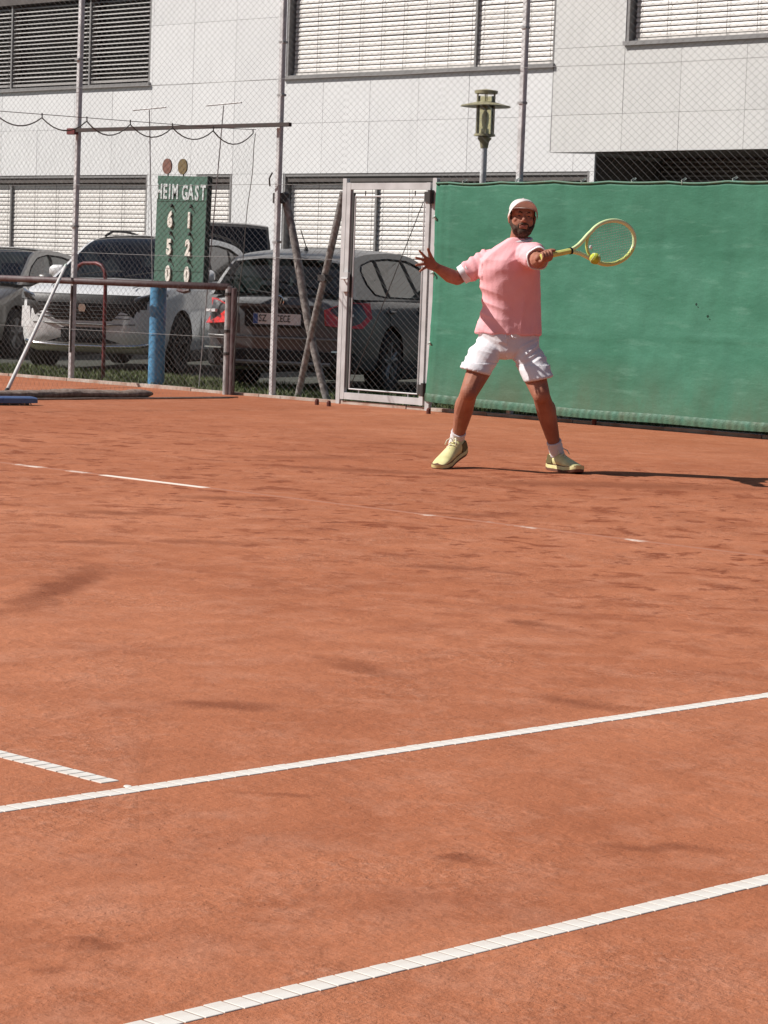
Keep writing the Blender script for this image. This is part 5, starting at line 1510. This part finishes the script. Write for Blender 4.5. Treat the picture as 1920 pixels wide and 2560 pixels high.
        for t, w, z0, z1 in prof:
            n = 20; r_ = []
            for a in np.linspace(0, 2 * math.pi, n + 1)[:-1]:
                ca_, sa_ = math.cos(a), math.sin(a)
                zz = (z0 + z1) / 2 + (z1 - z0) / 2 * math.copysign(abs(sa_) ** .8, sa_)
                ww = w * math.copysign(abs(ca_) ** .7, ca_) * (1 - .42 * max(0, sa_) ** 1.5 * (1 if t < .17 else .6))
                r_.append(tr(t * k, ww, zz))
            rs.append(r_)
        m.loft(rs); o = m.obj(name, M['shoe'], P, smooth=True, angle=70)
        sb = o.modifiers.new('s', 'SUBSURF'); sb.levels = sb.render_levels = 1
        m = MB(); outl = [(-.066, .0), (-.058, .028), (-.02, .039), (.05, .037), (.11, .041), (.18, .053), (.23, .050), (.265, .034), (.278, .0)]
        ol = outl + [(t, -w) for t, w in outl[-2:0:-1]]
        spring = lambda t: .016 * max(0, (t - .17) / .11) ** 2 + .006 * max(0, (-.02 - t) / .05)
        m.loft([[tr(t * k, w * f, z + spring(t)) for t, w in ol] for f, z in ((.92, -.004), (1.0, .004), (1.02, .018), (.97, .030))])
        m.obj('sole', M['sole'], o, smooth=True, angle=45)
        m = MB(); m.loft([[tr(t * k, w * f, z + spring(t)) for t, w in ol] for f, z in ((1.03, .010), (1.035, .022), (1.0, .028))], cap=False); m.obj('midsole', M['shoe'], o, smooth=True, angle=45)
        for i in range(5):
            t = .055 + i * .022; z = .101 - .0105 * i
            m = MB(); m.tube([tr(t * k, -.026, z - .012), tr((t + .006) * k, 0, z + .004), tr((t + .012) * k, .026, z - .012)], .0042, 6); m.obj('lace', M['lace'], o, smooth=True)
        for sgn in (-1, 1):
            m = MB(); m.tube([tr(.06 * k, 0, .108), tr(.05 * k, sgn * .016, .120), tr(.075 * k, sgn * .030, .112), tr(.09 * k, sgn * .036, .092)], .0036, 6); m.obj('lace', M['lace'], o, smooth=True)
            patch = MB(); patch.loft([[tr(t * k, sgn * (w + e), z) for t, w, z in ((-.045, .036, .035), (.0, .042, .035), (.03, .0425, .036), (.02, .040, .075), (-.03, .036, .082))] for e in (-.006, .002)]); patch.obj('side_panel', M['shoe_dark'], o, smooth=True, angle=50)
        return o
    shoe((-.318, .05, .070), (-.438, -.152, -.006), (-.10, -.26, 1))
    shoe((.285, .045, .004), (.398, -.175, .004), (.04, 0, 1))
    # cap
    m = MB(); rs = []; CC = (0, .018, .048)
    for i in range(9):
        t = i / 8 * math.pi / 2
        rs.append([tuple(hp(CC[0] + .084 * math.cos(t) ** .75 * math.cos(a), CC[1] + .103 * math.cos(t) ** .75 * math.sin(a), CC[2] + .072 * math.sin(t))) for a in np.linspace(0, 2 * math.pi, 29)[:-1]])
    rs[-1] = [tuple(hp(CC[0] + .004 * math.cos(a), CC[1] + .004 * math.sin(a), CC[2] + .072)) for a in np.linspace(0, 2 * math.pi, 29)[:-1]]
    m.loft(rs); cap_ = m.obj('cap', M['cap_cloth'], P, smooth=True, angle=70)
    m = MB(); top = []; n = 19
    for row, (ry, dz) in enumerate(((0, 0), (.35, .010), (.7, .013), (1.0, .008))):
        r_ = []
        for i in range(n):
            u = -1 + 2 * i / (n - 1)
            a = u * R(80)
            bx, by = .085 * math.sin(a), -.100 * math.cos(a) + .012
            ex = .094 * math.sin(a); ext = .072 * (math.cos(u * math.pi / 2) ** .45)
            z = .056 + dz * math.cos(a) + .020 * ry * math.cos(a) - .056 * (abs(u) ** 2.2) * ry - .010 * abs(u) ** 2
            r_.append((bx + (ex - bx) * ry, by - ext * ry, z))
        top.append(r_)
    vs = [tuple(hp(*p)) for r_ in top for p in r_] + [tuple(hp(p[0], p[1], p[2] - .004)) for r_ in top for p in r_]
    N = 4 * n; fs = []
    for j in range(3):
        for i in range(n - 1):
            fs.append((j * n + i, j * n + i + 1, (j + 1) * n + i + 1, (j + 1) * n + i)); fs.append((N + j * n + i + 1, N + j * n + i, N + (j + 1) * n + i, N + (j + 1) * n + i + 1))
    for i in range(n - 1): fs.append((3 * n + i, 3 * n + i + 1, N + 3 * n + i + 1, N + 3 * n + i))
    m.add(vs, fs); m.obj('brim', M['cap_cloth'], cap_, smooth=True, angle=50)
    MB().capsule(hp(0, .018, .118), hp(0, .018, .122), .006, .006, 8).obj('cap_button', M['cap_cloth'], cap_, smooth=True)
    # beard, brows, hair, eyes, mouth
    m = MB()
    m.ell(hp(0, -.031, -.082), (.0615, .0575, .045), 18, 10, HR); m.ell(hp(0, -.070, -.098), (.034, .024, .026), 14, 8, HR)
    for sg in (-1, 1):
        m.capsule(hp(.066 * sg, .0, .0), hp(.061 * sg, -.020, -.045), .012, .018); m.capsule(hp(.061 * sg, -.020, -.045), hp(.040 * sg, -.055, -.080), .018, .022)
        m.capsule(hp(.0 , -.090, -.048), hp(.026 * sg, -.080, -.056), .0092, .0092); m.capsule(hp(.026 * sg, -.078, -.056), hp(.030 * sg, -.068, -.082), .009, .012)
    bd = remeshed(m, 'beard', M['hair'], .004, 3, P)
    displace(bd.data, lambda c, n: .0016 * noise.noise(c * 240))
    for sg in (-1, 1):
        MB().tube([hp(.014 * sg, -.0885, .018), hp(.028 * sg, -.088, .024), hp(.046 * sg, -.076, .018)], [.0035, .0045, .0025], 6).obj('eyebrow', M['hair'], P, smooth=True)
        MB().ell(hp(.031 * sg, -.072, .001), (.011, .008, .0036), 14, 8, HR).obj('eye', M['eye_shaded'], P, smooth=True)
        MB().ell(hp(.031 * sg, -.0790, .001), (.0042, .0020, .0034), 12, 8, HR).obj('iris', M['ink'], P, smooth=True)
    m = MB()
    for sg in (-1, 1):
        m.ell(hp(.068 * sg, .030, .028), (.016, .05, .040), 14, 10, HR)
    m.ell(hp(0, .062, .012), (.072, .055, .060), 18, 12, HR)
    remeshed(m, 'hair', M['hair'], .004, 3, P)
    MB().ell(hp(0, -.089, -.0645), (.017, .006, .0055), 14, 8, HR).obj('mouth', M['lips'], P, smooth=True)

    # --- racket (held, so a thing of its own)
    Mw = Matrix.Translation(Vector(X0)) @ Matrix.Rotation(0.777663, 4, 'Z')
    q = tag(empty('tennis_racket', Mw @ butt, 0), 'lime and white tennis racket swung out in the left hand of the player', 'tennis racket')
    axw = (Mw.to_3x3() @ ax).normalized(); upw = (Mw.to_3x3() @ up).normalized(); nw = axw.cross(upw).normalized()
    q.matrix_world = Matrix(((axw.x, upw.x, nw.x, (Mw @ butt).x), (axw.y, upw.y, nw.y, (Mw @ butt).y), (axw.z, upw.z, nw.z, (Mw @ butt).z), (0, 0, 0, 1)))
    # local: x along the racket, y up across the head, z through the strings
    def oct_(x, r): return [(x, r * .92 * math.cos(a), r * math.sin(a)) for a in [math.pi / 8 + k * math.pi / 4 for k in range(8)]]
    MB().loft([oct_(-.012, .019), oct_(-.004, .021), oct_(.012, .0205), oct_(.03, .0192), oct_(.205, .0190)]).obj('grip', M['grip_lime'], q, smooth=True, angle=30)
    MB().lathe([(.0195, .198), (.0215, .198), (.0210, .212), (.0160, .214)], 16, axis='x').obj('grip_collar', M['black_plastic'], q, smooth=True, angle=40)
    hcx, ha, hb_ = .505, .180, .130
    frame = []
    for a in np.linspace(R(205), R(-205) , 41)[::-1]:
        pass
    loop = [(hcx + ha * math.cos(a), hb_ * math.sin(a), 0) for a in np.linspace(R(-142), R(142), 49)]
    thr = lambda sg: [(.205, sg * .006, 0), (.235, sg * .012, 0), (.27, sg * .026, 0), (.31, sg * .050, 0), (.345, sg * .074, 0)]
    full = thr(-1) + loop[1:-1] + thr(1)[::-1]
    fr = MB(); fr.tube(full, .0128, 10); fr.obj('frame', M['racket_white'], q, smooth=True, angle=60)
    lime = MB(); lime.tube([p for p in loop[2:20]], .0134, 10); lime.obj('frame_band', M['racket_lime'], q, smooth=True, angle=60)
    MB().tube([(hcx + ha * math.cos(a) * 1.0, hb_ * math.sin(a), 0) for a in np.linspace(R(138), R(222), 17)], .009, 8).obj('throat_bridge', M['racket_lime'], q, smooth=True)
    for i in range(16):
        y = -.116 + i * .232 / 15; hx = ha * math.sqrt(max(0, 1 - (y / hb_) ** 2))
        MB().tube([(hcx - hx, y, .001), (hcx + hx, y, .001)], .0008, 4, cap=False).obj('string', M['string'], q)
    for i in range(19):
        x = -.158 + i * .316 / 18; hy = hb_ * math.sqrt(max(0, 1 - (x / ha) ** 2))
        MB().tube([(hcx + x, -hy, -.001), (hcx + x, hy, -.001)], .0008, 4, cap=False).obj('string', M['string'], q)
    MB().ell((hcx - ha + .030, -.004, 0), (.009, .013, .011), 12, 8).obj('damper', M['white_lamp'], q, smooth=True)
    # --- ball
    bl = MB().ell((0, 0, 0), (.0335, .0335, .0335), 28, 18).obj('tennis_ball', M['ball'], smooth=True)
    bl.location = Mw @ V3((.425, -.66, 1.322)); bl.rotation_euler = (.4, .7, .2)
    tag(bl, 'yellow tennis ball in the air at the lower edge of the racket', 'tennis ball')
    pts = []
    for t in np.linspace(0, 2 * math.pi, 49)[:-1]:
        a_, c_ = .44 * 1.0, math.sqrt(2) * .45
        v = V3((math.cos(t) * (1 - .28) + .28 * math.cos(3 * t), math.sin(t) * (1 - .28) - .28 * math.sin(3 * t), 1.06 * math.sin(2 * t))).normalized() * .0336
        pts.append(v)
    MB().tube(pts, .0014, 6, closed=True).obj('seam', M['ball_seam'], bl, smooth=True)
player()
